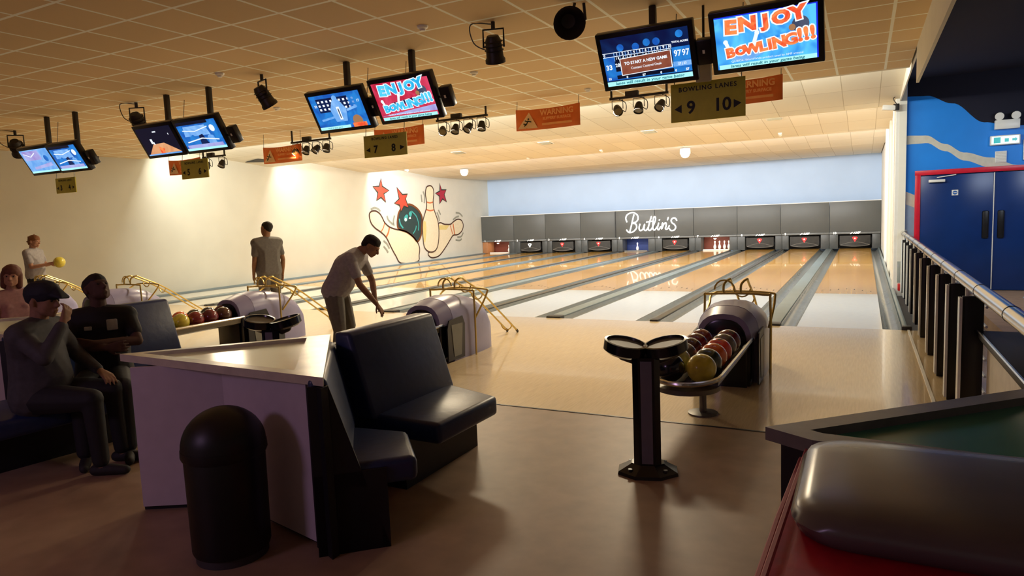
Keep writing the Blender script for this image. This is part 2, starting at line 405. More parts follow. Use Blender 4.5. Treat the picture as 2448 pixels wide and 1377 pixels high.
# double door
dr = thing('door_1', 'dark blue double fire door in a red frame at the far right', 'door', (2.36, WY, 0)); dr['kind'] = 'structure'; del dr['category']
fr = MB(); fr.box((-1.18, -.03, 1.08), (.09, .07, 2.16), bev=.006); fr.box((0, -.03, 2.19), (2.46, .07, .09), bev=.006); fr.box((1.19, -.03, 1.08), (.09, .07, 2.16), bev=.006)
fr.build('door_frame', 'red', dr)
for sx in (-1, 1):
    lf = MB().box((sx*.57, -.03, 1.07), (1.125, .045, 2.12), bev=.004).build('door_leaf', 'doorblue', dr)
    MB().box((sx*.115, -.056, 1.2), (.10, .012, .5), bev=.02).build('pull_plate', 'black', lf)
MB().box((0, -.058, 1.07), (.014, .012, 2.12)).build('door_edge_strip', 'white', dr)
c = MB().box((-.88, -.085, 2.03), (.26, .06, .05), bev=.008); c.box((-.73, -.07, 2.11), (.30, .02, .015), rot=(0, -.12, 0)); c.build('door_closer', 'white', dr)
s = MB(); s.box((-.59, -.056, 1.80), (.10, .004, .10)); s.mi = 1; s.lathe([(0, 0), (.036, 0), (.036, .003), (0, .003)], 20, (-.59, -.058, 1.80), Matrix.Rotation(PI/2, 3, 'X')); s.mi = 0
s.box((-.59, -.0625, 1.80), (.05, .001, .012)); s.build('door_sticker', ['white', 'stickblue'], dr)
# things on the blue wall
t = thing('exit_sign', 'lit green and white running man exit sign above the double doors', 'exit sign', (2.50, WY, 2.69))
MB().box((0, -.035, 0), (.44, .07, .17), bev=.012).build('housing', 'white', t)
mb = MB(); mb.box((0, -.072, 0), (.40, .004, .13)); mb.mi = 1; mb.box((-.12, -.0755, 0), (.10, .003, .10)); mb.box((.02, -.0755, -.005), (.06, .003, .06))
mb.prism([(.10, -.02), (.145, -.02), (.145, -.04), (.175, 0), (.145, .04), (.145, .02), (.10, .02)], -.077, -.074, axis='y'); mb.build('lit_panel', ['exitwhite', 'exitgreen'], t, smooth=0)
t = thing('emergency_light', 'white twin headed emergency light fixed above the exit sign', 'emergency light', (2.52, WY, 2.96))
MB().box((0, -.06, 0), (.36, .12, .16), bev=.01).build('housing', 'white', t)
for sx in (-1, 1):
    l = MB(); l.lathe([(0, -.03), (.055, -.02), (.07, .03), (.066, .04), (0, .042)], 20, (sx*.12, -.08, .15), Matrix.Rotation(PI/2+.25, 3, 'X')); l.tube([(sx*.12, -.05, .07), (sx*.12, -.05, .13)], .012)
    l.build('lamp_head', 'white', t)
t = thing('wall_grille', 'small white louvred grille between exit sign and door frame', 'vent', (2.45, WY, 2.40))
mb = MB(); mb.box((0, -.01, 0), (.17, .02, .20))
for k in range(7): mb.box((0, -.024, -.08+k*.027), (.15, .012, .012), rot=(.5, 0, 0))
mb.build('louvres', 'white', t)
t = tag(MB().box((2.84, WY-.03, 2.50), (.14, .05, .36), bev=.008).build('control_panel', 'white'), 'pale upright wall box at the right edge beside the grille', 'wall box')
t = thing('security_camera', 'small white security camera on the corner column above the railing', 'camera', (.80, 4.62, 3.40))
MB().box((-.12, -.02, .02), (.22, .09, .09), rot=(0, .12, .15), bev=.01).build('housing', 'white', t)
MB().box((0, 0, .02), (.1, .1, .12), bev=.01).build('bracket', 'black', t)
MB().tube(smooth_pts([(.0, -.03, .08), (-.05, -.03, .18), (.03, -.03, .24), (.03, -.03, .36)]), .008).build('cable', 'dark', t)
tag(MB().box((.92, 4.56, .07), (.10, .14, .13), bev=.012).build('fire_box', 'redbox'), 'small red box on the floor at the foot of the wall column', 'box')
tag(MB().box((.94, 4.50, .36), (.17, .012, .4), bev=.003).build('glass_guard', 'glass'), 'small smoked glass guard panel above the red box', 'glass panel')
tag(MB().box((3.2, 2.6, .012), (1.1, 2.2, .02), bev=.005).build('floor_mat', 'pgrey'), 'blue grey floor mat in front of the double doors', 'mat')

# ================================================================ LANES
LW, WG, NG = 1.05, .6885, .5811
LX = {10: 0.0}
for k in range(9, 0, -1): LX[k] = LX[k+1]-LW-(WG if k % 2 else NG)
NUM = {1: 'one', 2: 'two', 3: 'three', 4: 'four', 5: 'five', 6: 'six', 7: 'seven', 8: 'eight', 9: 'nine', 10: 'ten'}
LEN = 18.95; WHT = 3.95; YM = 18.35
for k in range(1, 11):
    t = thing('bowling_lane', 'bowling lane of white then maple boards running to pin deck number %s' % NUM[k], 'bowling lane', (LX[k], 0, 0), group='ten bowling lanes')
    MB().box((0, WHT/2, -.06), (LW, WHT, .12)).build('white_panel', 'lanewhite', t, smooth=0)
    MB().box((0, (WHT+LEN)/2, -.06), (LW, LEN-WHT, .12)).build('maple_boards', 'lanewood', t, smooth=0)
    mb = MB()   # arrows
    for j in range(-3, 4):
        x = j*.14; y = 4.75-abs(j)*.13; mb.flat([(x-.016, y, .0012), (x+.016, y, .0012), (x, y+.14, .0012)])
    mb.build('aiming_arrows', 'dark', t, smooth=0)
    for sd in (-1, 1):
        x0 = sd*(LW/2+.004); prof = []
        for j in range(9):
            a = PI*j/8; prof.append((x0+sd*(.112-.105*math.cos(a)), -.012-.085*math.sin(a)))
        prof = [(x0, -.004)] + prof + [(x0+sd*.224, -.004)] + [(x0+sd*.224, -.118), (x0, -.118)]
        g = MB().prism(prof, .02, LEN-.2, axis='y').build('gutter', 'gutter', t)
for k in range(1, 10):
    gap = WG if k % 2 else NG; w = gap-.228*2-.01; xc = LX[k]+LW/2+gap/2
    t = thing('lane_capping', ('wide blue grey' if k % 2 else 'narrow charcoal')+' capping strip between lanes %s and %s' % (NUM[k], NUM[k+1]), 'lane divider', (xc, 0, 0), group='capping strips between the lanes')
    MB().box((0, LEN/2-.1, -.045), (w, LEN-.2, .13), bev=.012).build('strip', 'cap' if k % 2 else 'capdark', t)
    MB().box((0, .09, -.02), (w*1.15, .2, .10), bev=.02).build('end_block', 'dark', t)
t = thing('lane_capping', 'grey ledge strip beside lane ten along the right wall', 'lane divider', (LX[10]+LW/2+.228, 0, 0), group='capping strips between the lanes')
MB().box((.035, 9.5, -.03), (.055, 18.9, .13), bev=.01).build('strip', 'cap', t)
MB().box((.05, .04, -.03), (.12, .12, .16), bev=.015).build('end_block', 'dark', t)
t = thing('lane_capping', 'narrow strip between lane one and the left wall', 'lane divider', (XL+.065, 0, 0), group='capping strips between the lanes')
MB().box((0, 9.5, -.03), (.12, 18.9, .14), bev=.01).build('strip', 'cap', t)

# ================================================================ PIN END
zb, zt = .635, 1.775
edges = [XL+.01] + [LX[k]-LW/2-.34 for k in range(2, 11)] + [XR-.0]
for k in range(1, 11):
    a, b = edges[k-1], edges[k]
    t = thing('masking_panel', 'charcoal masking panel above the pins of lane %s' % NUM[k], 'masking panel', ((a+b)/2, YM, 0), group='masking panels above the pins')
    MB().box((0, .05, (zb+zt)/2), (b-a-.012, .1, zt-zb), bev=.006).build('panel', 'mask', t)
    MB().box((0, .04, zt+.012), (b-a, .13, .022)).build('top_trim', 'white', t)
tag(MB().box((edges[4]+.0, YM-.012, (zb+zt)/2), (.035, .02, zt-zb)).build('seam_cover', 'black'), 'black vertical seam strip left of the white script sign', 'trim strip')
MODE = {1: 'brown', 2: 'white', 3: 'red', 4: 'red', 5: 'blue', 6: 'red', 7: 'lit', 8: 'red', 9: 'red', 10: 'red'}
DESC = {'brown': 'open with brown pit lining and pins', 'white': 'closed by a sweep board with a white emblem', 'red': 'closed by a black sweep board with a red emblem', 'blue': 'open with blue pit lining', 'lit': 'open with brightly lit pins'}
def pin_mesh():
    pr = [(0, 0), (.026, 0), (.029, .01), (.042, .05), (.056, .09), (.0605, .115), (.057, .15), (.045, .19), (.030, .225), (.0235, .255), (.025, .285), (.0315, .325), (.0325, .345), (.029, .365), (.018, .378), (0, .381)]
    mb = MB(); mb.lathe(pr, 16); return mb
pin0 = None
for k in range(1, 11):
    xl = LX[k]-LW/2; xr = LX[k]+LW/2
    L = (LX[k-1]+LW/2+xl)/2 if k > 1 else XL+.02
    R = (LX[k+1]-LW/2+xr)/2 if k < 10 else XR-.01
    md = MODE[k]
    t = thing('pinsetter', 'pinsetter front of lane %s, %s' % (NUM[k], DESC[md]), 'pinsetter', (LX[k], YM, 0), group='pinsetter fronts')
    x0, x1 = L-LX[k], R-LX[k]
    MB().box(((x0+x1)/2, .06, .595), (x1-x0-.008, .16, .075), bev=.012).build('header_strip', 'maskstrip', t)
    for (a, b) in ((x0, -LW/2-.04), (LW/2+.04, x1)):
        if b-a > .04: MB().box(((a+b)/2, .35, .28), (b-a-.01, .62, .555), bev=.01).build('kickback', 'orangepost' if (md == 'brown' and a < 0) else ('white' if md == 'white' and False else 'kick'), t)
    lin = {'brown': 'pitbrown', 'blue': 'pitblue', 'lit': 'pitbrown'}.get(md, 'pitdark')
    MB().box((0, .80, .3), (LW+.3, .04, .62)).build('pit_curtain', lin, t)
    # number and lettering
    tm = text_mesh(str(k), .115, bold=.004, depth=.002)
    MB().mesh(tm, Matrix.Translation((-LW/2-.16, -.024, .60)) @ XZ).build('lane_number', 'whitelit', t, smooth=0, recalc=False)
    tm = text_mesh('AMF', .105, bold=.004, depth=.002, shear=.4, space=1.15)
    lg = MB(); lg.mesh(tm, Matrix.Translation((.05, -.024, .60)) @ XZ); lg.prism([(-.17, .56), (-.13, .56), (-.06, .63), (-.10, .63)], -.026, -.022, axis='y')
    lg.build('lettering', 'whitelit', t, smooth=0, recalc=False)
    if md in ('red', 'white'):
        n = 9; rings = []
        for i in range(n):
            a = -.5+i/(n-1); rings.append([(LW*.98*a, -.02-.07*math.cos(a*PI), z) for z in (.11+.05*(2*a)**2, .50)] + [(LW*.98*a, .0-.05*math.cos(a*PI), z) for z in (.50, .11+.05*(2*a)**2)])
        sw = MB().loft(rings).build('sweep_board', 'sweep', t)
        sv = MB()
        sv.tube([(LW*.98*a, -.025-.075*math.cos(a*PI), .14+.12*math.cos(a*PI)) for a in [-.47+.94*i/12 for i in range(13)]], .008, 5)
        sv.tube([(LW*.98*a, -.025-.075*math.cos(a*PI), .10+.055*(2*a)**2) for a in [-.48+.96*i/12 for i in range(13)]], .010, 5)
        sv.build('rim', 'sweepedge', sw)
        e = MB(); cz = .36
        e.prism([(-.10, cz+.07), (-.05, cz+.10), (.05, cz+.10), (.10, cz+.07), (0, cz-.10)], -.104, -.098, axis='y')
        e.mi = 1; e.lathe([(0, 0), (.032, 0), (.032, .003), (0, .003)], 16, (0, -.106, cz+.035), Matrix.Rotation(PI/2, 3, 'X'))
        e.build('emblem', ['redlogo' if md == 'red' else 'whitelit', 'white' if md == 'red' else 'sweep'], sw, smooth=0)
    else:
        MB().box((0, .1, .03), (LW*.96, .05, .05)).build('sweep_bar', 'white' if md != 'blue' else 'maskstrip', t)
    if md in ('lit', 'brown'):
        MB().prism([(-.07, .51), (.07, .51), (.03, .46), (-.03, .46)], .0, .03, axis='y').build('emblem', 'whitelit', t, smooth=0)
    if md in ('lit', 'blue', 'brown'):
        d = bpy.data.lights.new('pin_light', 'AREA'); d.size = .8; d.size_y = .1; d.shape = 'RECTANGLE'; d.energy = 7 if md == 'lit' else 3.5
        d.color = (1, .9, .8) if md != 'blue' else (.6, .7, 1); o = bpy.data.objects.new('pin_light', d); COL.objects.link(o); o.location = (0, .14, .545); o.rotation_euler = (.5, 0, 0); o.parent = t
PINS = {1: [(.30, .10), (.46, -.05)], 5: [(0.0, -.1)], 7: [(.1, .0), (.28, .1), (-.1, .05), (.44, .18)]}
for k, ps in PINS.items():
    for j, (x, y) in enumerate(ps):
        lab = {1: ['white bowling pin standing in lane one, inner of two', 'white bowling pin standing in lane one, beside the right kickback'], 5: ['single white bowling pin in the blue lined pit'], 7: ['bowling pin at the centre of the brightly lit lane seven', 'bowling pin right of centre in lane seven', 'leftmost bowling pin of the brightly lit lane seven', 'rightmost bowling pin of the brightly lit lane seven']}[k][j]
        p = thing('bowling_pin', lab, 'bowling pin', (LX[k]+x, YM+.45+y, 0), group='bowling pins left standing')
        pin_mesh().build('pin_body', 'pinw', p); MB().lathe([(.0245, .236), (.0262, .243), (.0262, .252), (.0245, .258)], 16).build('neck_stripe', 'red', p)
# the script sign
sg = thing('script_sign', "white script sign reading Butlin's on the charcoal masking", 'sign', (-7.77, YM-.03, 1.24))
def S(px, py):   # zoomed-crop pixels of the sign, to metres on its board
    return ((px-1580)*.00515, (412-py)*.00515)
strokes = [
 [(1440,345),(1425,400),(1412,450),(1400,488)],
 [(1378,400),(1370,370),(1385,340),(1430,325),(1468,345),(1475,380),(1455,405),(1425,412),(1455,422),(1460,455),(1430,485),(1395,490),(1375,470)],
 [(1490,425),(1482,455),(1492,478),(1515,465),(1530,425),(1524,465),(1540,478),(1558,455)],
 [(1588,365),(1570,420),(1560,465),(1575,478),(1595,455)],[(1548,408),(1602,402)],
 [(1595,455),(1620,400),(1622,370),(1608,372),(1600,420),(1600,465),(1615,475),(1635,450)],
 [(1648,420),(1638,460),(1648,475),(1664,450)],[(1654,395),(1656,393)],
 [(1680,420),(1672,470),(1690,430),(1708,420),(1710,440),(1704,468),(1720,470),(1735,445)],
 [(1728,378),(1722,395)],
 [(1797,402),(1785,384),(1765,384),(1752,400),(1758,420),(1778,436),(1788,458),(1775,480),(1750,484),(1734,466)]]
mb = MB()
for st in strokes:
    pts = smooth_pts([S(*p) for p in st], 5) if len(st) > 2 else [S(*p) for p in st]
    mb.tube([(x, 0, z) for x, z in pts], .029, 6)
    for e in (pts[0], pts[-1]): mb.sphere((e[0], 0, e[1]), .029, u=8, v=6)
mb.build('lettering', 'signwhite', sg)

# ================================================================ MURAL on the left wall
mu = thing('wall_mural', 'cartoon mural of pins, a ball and red stars painted on the left wall', 'mural', (XL, 12.5, 1.6))
def W2(px, py): # zoom-crop pixels to wall coordinates (y,z)
    p = at_x(840+px/5.297, 400+py/5.297, XL); return p.y, p.z
def mural(name, polys, mats, parent=mu):
    """polys: list of (mi, kind, pts, width, layer)"""
    mb = MB()
    for mi, kind, pts, w, lay in polys:
        mb.mi = mi; q = [W2(*p) for p in pts]; off = .004+.004*lay
        if kind == 'f': mb.flat([(off, y-12.5, z-1.6) for y, z in q])
        else: ribbon(mb, q, w, lambda a, b: (off, a-12.5, b-1.6), closed=(kind == 'c'))
    return mb.build(name, mats, parent, smooth=0, recalc=False)
for nm, c, v in (('m_out', (.07, .03, .018), 0), ('m_fill', (.80, .70, .50), 0), ('m_shade', (.72, .58, .22), 0), ('m_or', (.62, .16, .05), 0), ('m_red', (.70, .06, .03), 0), ('m_red2', (.40, .02, .05), 0), ('m_grey', (.30, .30, .24), 0), ('m_ball', (.02, .045, .045), 0), ('m_teal', (.05, .38, .36), 0), ('m_brown', (.16, .05, .01), 0), ('m_dk', (.02, .03, .02), 0)):
    M[nm] = P({'m': 'mural paint'}['m']+' '+nm[2:], c, .7, var=.04)
pinA = smooth_pts([(225,600),(250,560),(300,552),(350,580),(385,630),(420,700),(480,755),(560,785),(650,800),(720,830),(790,890),(840,960),(862,1030),(855,1110),(835,1195),(630,1215),(560,1120),(500,1010),(440,890),(370,820),(300,770),(245,700)], 4, True)
mural('painted_pin', [(0, 'f', pinA, 0, 0), (1, 'c', pinA, .06, 2), (2, 's', smooth_pts([(420,690),(405,760),(372,820)]), .05, 1), (2, 's', smooth_pts([(480,760),(465,830),(435,890)]), .08, 1)], ['m_fill', 'm_out', 'm_or'])
pinC = smooth_pts([(1100,720),(1180,722),(1250,722),(1290,690),(1340,658),(1390,670),(1415,730),(1400,800),(1350,850),(1290,860),(1260,900),(1200,1000),(1120,1110),(1050,1143),(995,1135),(975,1080),(1090,1000)], 4, True)
mural('painted_pin', [(0, 'f', pinC, 0, 0), (1, 'c', pinC, .06, 1), (2, 's', [(1250,735),(1280,850)], .05, 2), (2, 's', [(1285,715),(1305,850)], .07, 2), (3, 'f', [(1105,735),(1240,735),(1200,790),(1110,790)], 0, 1)], ['m_fill', 'm_out', 'm_or', 'm_shade'])
ball = smooth_pts([(585,640),(600,570),(650,500),(730,470),(800,500),(860,560),(892,640),(888,760),(880,860),(835,940),(780,880),(700,820),(600,780),(580,720)], 4, True)
mural('painted_ball', [(0, 'f', ball, 0, 0), (1, 'c', ball, .09, 2), (2, 's', smooth_pts([(760,555),(820,620),(850,720),(845,800)]), .05, 1), (2, 's', smooth_pts([(605,650),(620,720),(655,770)]), .07, 1), (2, 's', smooth_pts([(780,840),(810,790),(820,740)]), .05, 1), (2, 'f', smooth_pts([(665,640),(690,600),(715,610),(700,680),(670,680)], 3, True), 0, 1), (2, 'f', smooth_pts([(725,590),(745,555),(765,580),(750,630)], 3, True), 0, 1), (3, 'f', smooth_pts([(670,655),(690,640),(700,670),(680,685)], 3, True), 0, 2), (3, 'f', smooth_pts([(725,650),(740,625),(752,650)], 3, True), 0, 2)], ['m_ball', 'm_brown', 'm_teal', 'white'])
pinB = smooth_pts([(940,270),(960,240),(1000,235),(1030,270),(1038,340),(1030,420),(1035,510),(1060,590),(1090,680),(1103,800),(1098,940),(1075,1030),(1030,1070),(970,1065),(920,1010),(903,900),(895,780),(900,680),(930,570),(948,500),(945,420),(933,340)], 4, True)
mural('painted_pin', [(0, 'f', pinB, 0, 3), (1, 'c', pinB, .055, 5), (2, 's', smooth_pts([(948,440),(990,450),(1030,440)]), .06, 4), (2, 's', smooth_pts([(945,535),(990,548),(1038,540)]), .06, 4), (3, 'f', smooth_pts([(905,700),(935,690),(945,800),(930,950),(910,900)], 3, True), 0, 4)], ['m_fill', 'm_out', 'm_or', 'm_shade'])
for st, m in (([(370,140),(385,240),(470,295),(405,335),(430,440),(370,380),(315,420),(330,320),(268,243),(345,240)], 'm_red'), ([(570,255),(640,345),(705,340),(680,400),(720,510),(660,490),(625,560),(605,480),(540,455),(600,400)], 'm_red'), ([(1115,205),(1135,285),(1197,285),(1170,345),(1200,438),(1150,400),(1113,460),(1110,365),(1060,330),(1115,300)], 'm_red2')):
    mural('painted_star', [(0, 'f', st, 0, 4), (1, 'c', st, .06, 5)], [m, 'm_dk'])
ml = [[(245,535),(290,512),(340,530),(365,558)], [(450,615),(470,670),(530,725)], [(545,610),(530,680),(540,740)], [(405,930),(450,970),(480,1030)], [(405,1000),(440,1040),(465,1080)], [(905,305),(925,370),(920,455)], [(882,345),(892,440)], [(1100,540),(1128,600)], [(1082,570),(1105,630),(1112,680)], [(1320,575),(1370,585),(1405,625)], [(1285,665),(1320,635),(1360,620)], [(1415,825),(1390,875),(1340,885)], [(1395,905),(1370,925),(1318,920)]]
mural('motion_lines', [(0, 's', smooth_pts(l, 4), .08, 1) for l in ml], ['m_grey'])

# ================================================================ CEILING FITTINGS
def on_slope(px, py, i):
    # point on the sloping bay i (0..2) by its plane
    y0, y1 = EDGES[i]+.1, EDGES[i+1]; up = .36
    z = H+.15
    for _ in range(12):
        p = at_z(px, py, z); f = (p.y-y0)/(y1-y0); z = H+up*(1-max(0, min(1, f)))
    return at_z(px, py, z-.004)
for (px, py, i, lab) in ((1850, 283, 1, 'square ceiling vent near the right wall'), (1552, 315, 1, 'square ceiling vent right of the orange banner'), (1305, 342, 1, 'square ceiling vent under the orange banner'), (1097, 365, 1, 'square ceiling vent below the lamp bar, leftmost of the row')):
    p = on_slope(px, py, i); t = thing('ceiling_vent', lab, 'vent', p, group='vents in the sloping ceiling')
    sl = -math.atan(.36/4.2)
    MB().box((0, 0, 0), (.36, .36, .012), rot=(sl, 0, 0)).build('frame', 'white', t)
    mb = MB()
    for j in range(5): mb.box((0, -.12+.06*j, -.012-(-.12+.06*j)*.085), (.32, .035, .01), rot=(sl+.4, 0, 0))
    mb.build('slats', 'vent', t)
def ceil_z(y):
    for i in range(3):
        y0, y1 = EDGES[i]+.1, EDGES[i+1]
        if y0 <= y <= y1: return H+(.36 if i < 2 else .34)*(y1-y)/(y1-y0)
    return H
def sprinkler(p, lab):
    t = thing('ceiling_detector', lab, 'detector', p, group='small round ceiling detectors'); MB().lathe([(0, 0), (.055, 0), (.05, -.018), (.03, -.03), (.025, -.045), (0, -.048)], 18).build('body', 'white', t)
for px, py, lab in ((1010, 62, 'white smoke detector on the ceiling beside the right pole of the middle monitors'), (1133, 172, 'tiny ceiling detector right of the middle monitors'), (525, 175, 'small ceiling detector left of the middle monitors'), (662, 257, 'small ceiling detector under the central spotlight'), (1405, 212, 'small ceiling detector above the orange banner')):
    p = at_z(px, py, H); sprinkler((p.x, p.y, H-.001), lab)
for px, py, i, lab in ((1865, 312, 1, 'small white aimed spotlight near the right wall'), (1437, 352, 1, 'small white aimed spotlight below the orange banner'), (1262, 370, 1, 'small white aimed spotlight, second from the left'), (972, 400, 1, 'small white aimed spotlight, leftmost, above the mural')):
    p = at_z(px, py, H+.12); t = thing('mini_spotlight', lab, 'spotlight', (p.x, p.y, H+.0), group='small white spotlights on the sloping ceiling')
    zc = ceil_z(p.y)-H
    MB().tube([(0, 0, .0), (0, 0, max(.05, zc-.004))], .012).build('stem', 'steelgrey', t)
    MB().lathe([(0, -.06), (.045, -.06), (.05, .05), (.0, .06)], 14, (0, 0, .03), Matrix.Rotation(1.2, 3, 'X')).build('lamp_head', 'white', t)
for px, py, lab in ((1110, 412, 'round lit ceiling dome at the left above the pale blue wall'), (1638, 367, 'round lit ceiling dome at the centre above the pale blue wall')):
    p = at_z(px, py, H-.02); t = thing('dome_light', lab, 'ceiling light', (p.x, p.y, H), group='round dome lights'); zc = ceil_z(p.y)-H-.03
    MB().lathe([(0, zc), (.16, zc), (.17, -.03), (.15, -.05), (0, -.05)], 24).build('base', 'white', t); MB().lathe([(.14, -.05), (.13, -.10), (.08, -.15), (0, -.17)], 24).build('dome', 'ledwhite', t)

# warning banners
def banner(c, w, h, lab, flip=False):
    t = thing('warning_banner', lab, 'banner', c, group='orange slippery surface banners')
    n = 10; vs = []; curv = lambda u: .06*(1-(2*u-1)**2)
    for i in range(n+1):
        u = i/n; sag = .03*(1-(2*u-1)**2)
        vs += [((u-.5)*w, -curv(u)*.4, h/2-sag), ((u-.5)*w, -curv(u), -h/2-sag*.6)]
    mb = MB(); mb.faces(vs, [[2*i, 2*i+1, 2*i+3, 2*i+2] for i in range(n)])
    o = mb.build('sheet', 'orange', t, recalc=False); so = o.modifiers.new('s', 'SOLIDIFY'); so.thickness = .004
    yb = lambda x: -curv(x/w+.5)*.9-.006
    pr = MB()
    pr.faces([(-w*.47, yb(-w*.47), -h*.42), (-w*.13, yb(-w*.13)-.004, -h*.46), (-w*.27, yb(-w*.27), h*.30)], [[0, 1, 2]])
    pr.mi = 1
    f = lambda a, b: (a, yb(a)-.004, b)
    tm = text_mesh('WARNING', h*.36, bold=.004); mt = Matrix.Translation((w*.17, -.066, h*.2)) @ XZ @ Matrix.Diagonal((.96, 1, 1, 1)); pr.mesh(tm, mt)
    tm = text_mesh('SLIPPERY SURFACE', h*.17, bold=.002); pr.mesh(tm, Matrix.Translation((w*.17, -.068, -h*.07)) @ XZ)
    pr.mi = 1; pr.box((w*.17, -.066, -h*.32), (w*.46, .002, h*.10))
    pr.mi = 2   # falling figure
    cx = -w*.28; y = -.066
    pr.lathe([(0, 0), (h*.045, 0), (h*.045, .003), (0, .003)], 10, (cx+h*.03, y-.002, -h*.02), Matrix.Rotation(PI/2, 3, 'X'))
    for a, b in (((.02, -.08), (-.08, -.26)), ((-.08, -.26), (-.24, -.22)), ((-.08, -.26), (-.20, -.33)), ((0, -.12), (.18, -.16)), ((0, -.14), (-.16, -.08))):
        ribbon(pr, [(cx+a[0]*h, a[1]*h), (cx+b[0]*h, b[1]*h)], h*.055, lambda p, q: (p, y-.003, q))
    pr.build('printing', ['cream', 'orangel', 'signtext'], t, smooth=0, recalc=False)
    for sx in (-1, 1): MB().tube([(sx*w*.48, 0, h/2-.01), (sx*w*.48, .02, H-c[2]-.0)], .004, 5).build('hanging_cord', 'dark', t)
BY = 0.0
banner((-4.22, BY, 3.24), 1.12, .34, 'orange warning slippery surface banner hanging alone left of the scoreboard for lanes nine and ten')
banner((-10.02, BY, 3.12), 1.04, .33, 'orange warning slippery surface banner below the left lamp bar')
banner((-1.28, BY, 3.29), 1.14, .34, 'orange warning banner partly behind the lanes nine and ten sign')
banner((-7.15, BY, 3.2), 1.1, .34, 'orange warning banner behind the lanes seven and eight sign')
banner((-12.95, BY, 3.08), 1.05, .33, 'orange warning banner behind the lanes five and six sign')
# lamp bars
def lamp_bar(c, n, lab, L=1.02):
    t = thing('lamp_bar', lab, 'stage lights', c, group='bars of stage lamps')
    MB().box((0, 0, 0), (L, .035, .035)).build('bar', 'spotblack', t)
    MB().tube([(L*.47, 0, 0), (L*.47, 0, H-c[2])], .018).build('hanger', 'spotblack', t); MB().tube([(-L*.47, 0, 0), (-L*.47, 0, H-c[2])], .018).build('hanger', 'spotblack', t)
    MB().box((-.1, 0, .05), (.2, .07, .07), bev=.008).build('control_box', 'spotblack', t)
    for j in range(n):
        x = -L/2+.12+(L-.24)*j/(n-1); tilt = [.9, .5, .75, .3][j % 4]; ang = [.5, .1, -.3, .2][j % 4]
        lp = MB(); R = Matrix.Rotation(ang, 3, 'Z') @ Matrix.Rotation(-tilt, 3, 'X')
        lp.lathe([(0, .09), (.045, .08), (.06, .03), (.075, -.06), (.075, -.07), (.066, -.07), (.062, -.05), (0, -.05)], 16, (x, 0, -.17), R)
        l = lp.build('lamp', 'spotblack', t)
        MB().lathe([(0, -.052), (.06, -.052), (.06, -.056), (0, -.056)], 16, (x, 0, -.17), R).build('lens', 'lens', l)
        MB().tube([(x-.085, 0, -.16), (x-.085, 0, -.03), (x+.085, 0, -.03), (x+.085, 0, -.16)], .007, 5).build('yoke', 'spotblack', l)
        MB().tube(smooth_pts([(x+.03, 0, -.02), (x+.12, .03, -.08), (x+.11, .04, -.2), (x+.03, .02, -.14)]), .006, 5).build('cable', 'spotblack', l)
lamp_bar((-5.82, 0, 3.39), 4, 'bar of four stage lamps right of the middle pair of monitors')
lamp_bar((-9.25, 0, 3.31), 4, 'bar of four stage lamps left of the middle pair of monitors')
lamp_bar((-2.72, 0, 3.40), 3, 'bar of three stage lamps under the scoreboard for lanes nine and ten', .9)
lamp_bar((-12.0, 0, 3.22), 2, 'short bar of two stage lamps beside the left blue monitor', .7)
# single ceiling spotlights
def spot(px, py, lab, yaw, tilt, s=1.0, cable=True):
    p = at_z(px, py, H); t = thing('ceiling_spotlight', lab, 'spotlight', (p.x, p.y, H), yaw, group='large ceiling spotlights')
    MB().tube([(0, 0, 0), (0, 0, -.07*s)], .02*s).build('clamp', 'spotblack', t)
    MB().tube([(-.10*s, 0, -.24*s), (-.10*s, 0, -.07*s), (.10*s, 0, -.07*s), (.10*s, 0, -.24*s)], .010*s, 6).build('yoke', 'spotblack', t)
    R = Matrix.Rotation(tilt, 3, 'X')
    b = MB(); b.lathe([(0, .10*s), (.055*s, .10*s), (.075*s, .06*s), (.085*s, -.10*s), (.098*s, -.12*s), (.098*s, -.15*s), (.088*s, -.15*s), (.08*s, -.12*s), (0, -.12*s)], 20, (0, 0, -.23*s), R)
    for q in range(3): b.lathe([(.080*s, .05*s-q*.04*s), (.094*s, .045*s-q*.04*s), (.080*s, .04*s-q*.04*s)], 20, (0, 0, -.23*s), R)
    b.build('lamp_housing', 'spotblack', t)
    MB().lathe([(0, -.121*s), (.08*s, -.121*s), (.08*s, -.127*s), (0, -.127*s)], 20, (0, 0, -.23*s), R).build('lens', 'lens', t)
    if cable: MB().tube(smooth_pts([(-.02, 0, -.02), (-.22*s, 0, -.01), (-.20*s, .02, -.18*s), (-.07*s, .03, -.26*s)]), .006, 5).build('cable', 'spotblack', t)
spot(1178, 52, 'black ceiling spotlight with looped cable right of the middle monitors', .3, .45, 1.0)
spot(625, 178, 'black ceiling spotlight above the middle of the ceiling, left of the middle monitors', -.3, .6, 1.05, False)
spot(325, 245, 'black ceiling spotlight left of the dark lane monitor', .4, .7, 1.1)
spot(35, 312, 'black ceiling spotlight at the far left edge', .8, .8, 1.2)
p = at_z(1382, 8, H); t = thing('horn_loudspeaker', 'round black horn loudspeaker hanging under the ceiling left of the lanes nine and ten scoreboard', 'loudspeaker', (p.x, p.y, H), .5)
MB().tube([(-.03, 0, 0), (-.06, -.03, -.10), (.0, -.02, -.17), (.06, 0, -.14), (.05, 0, 0)], .014, 6).build('bracket', 'spotblack', t)
MB().lathe([(0, .12), (.06, .12), (.065, .04), (.075, -.06), (.135, -.15), (.14, -.16), (.13, -.16), (.06, -.06), (0, -.04)], 24, (-.11, -.10, -.17), Matrix.Rotation(-1.15, 3, 'X') @ Matrix.Identity(3)).build('horn', 'spotblack', t)
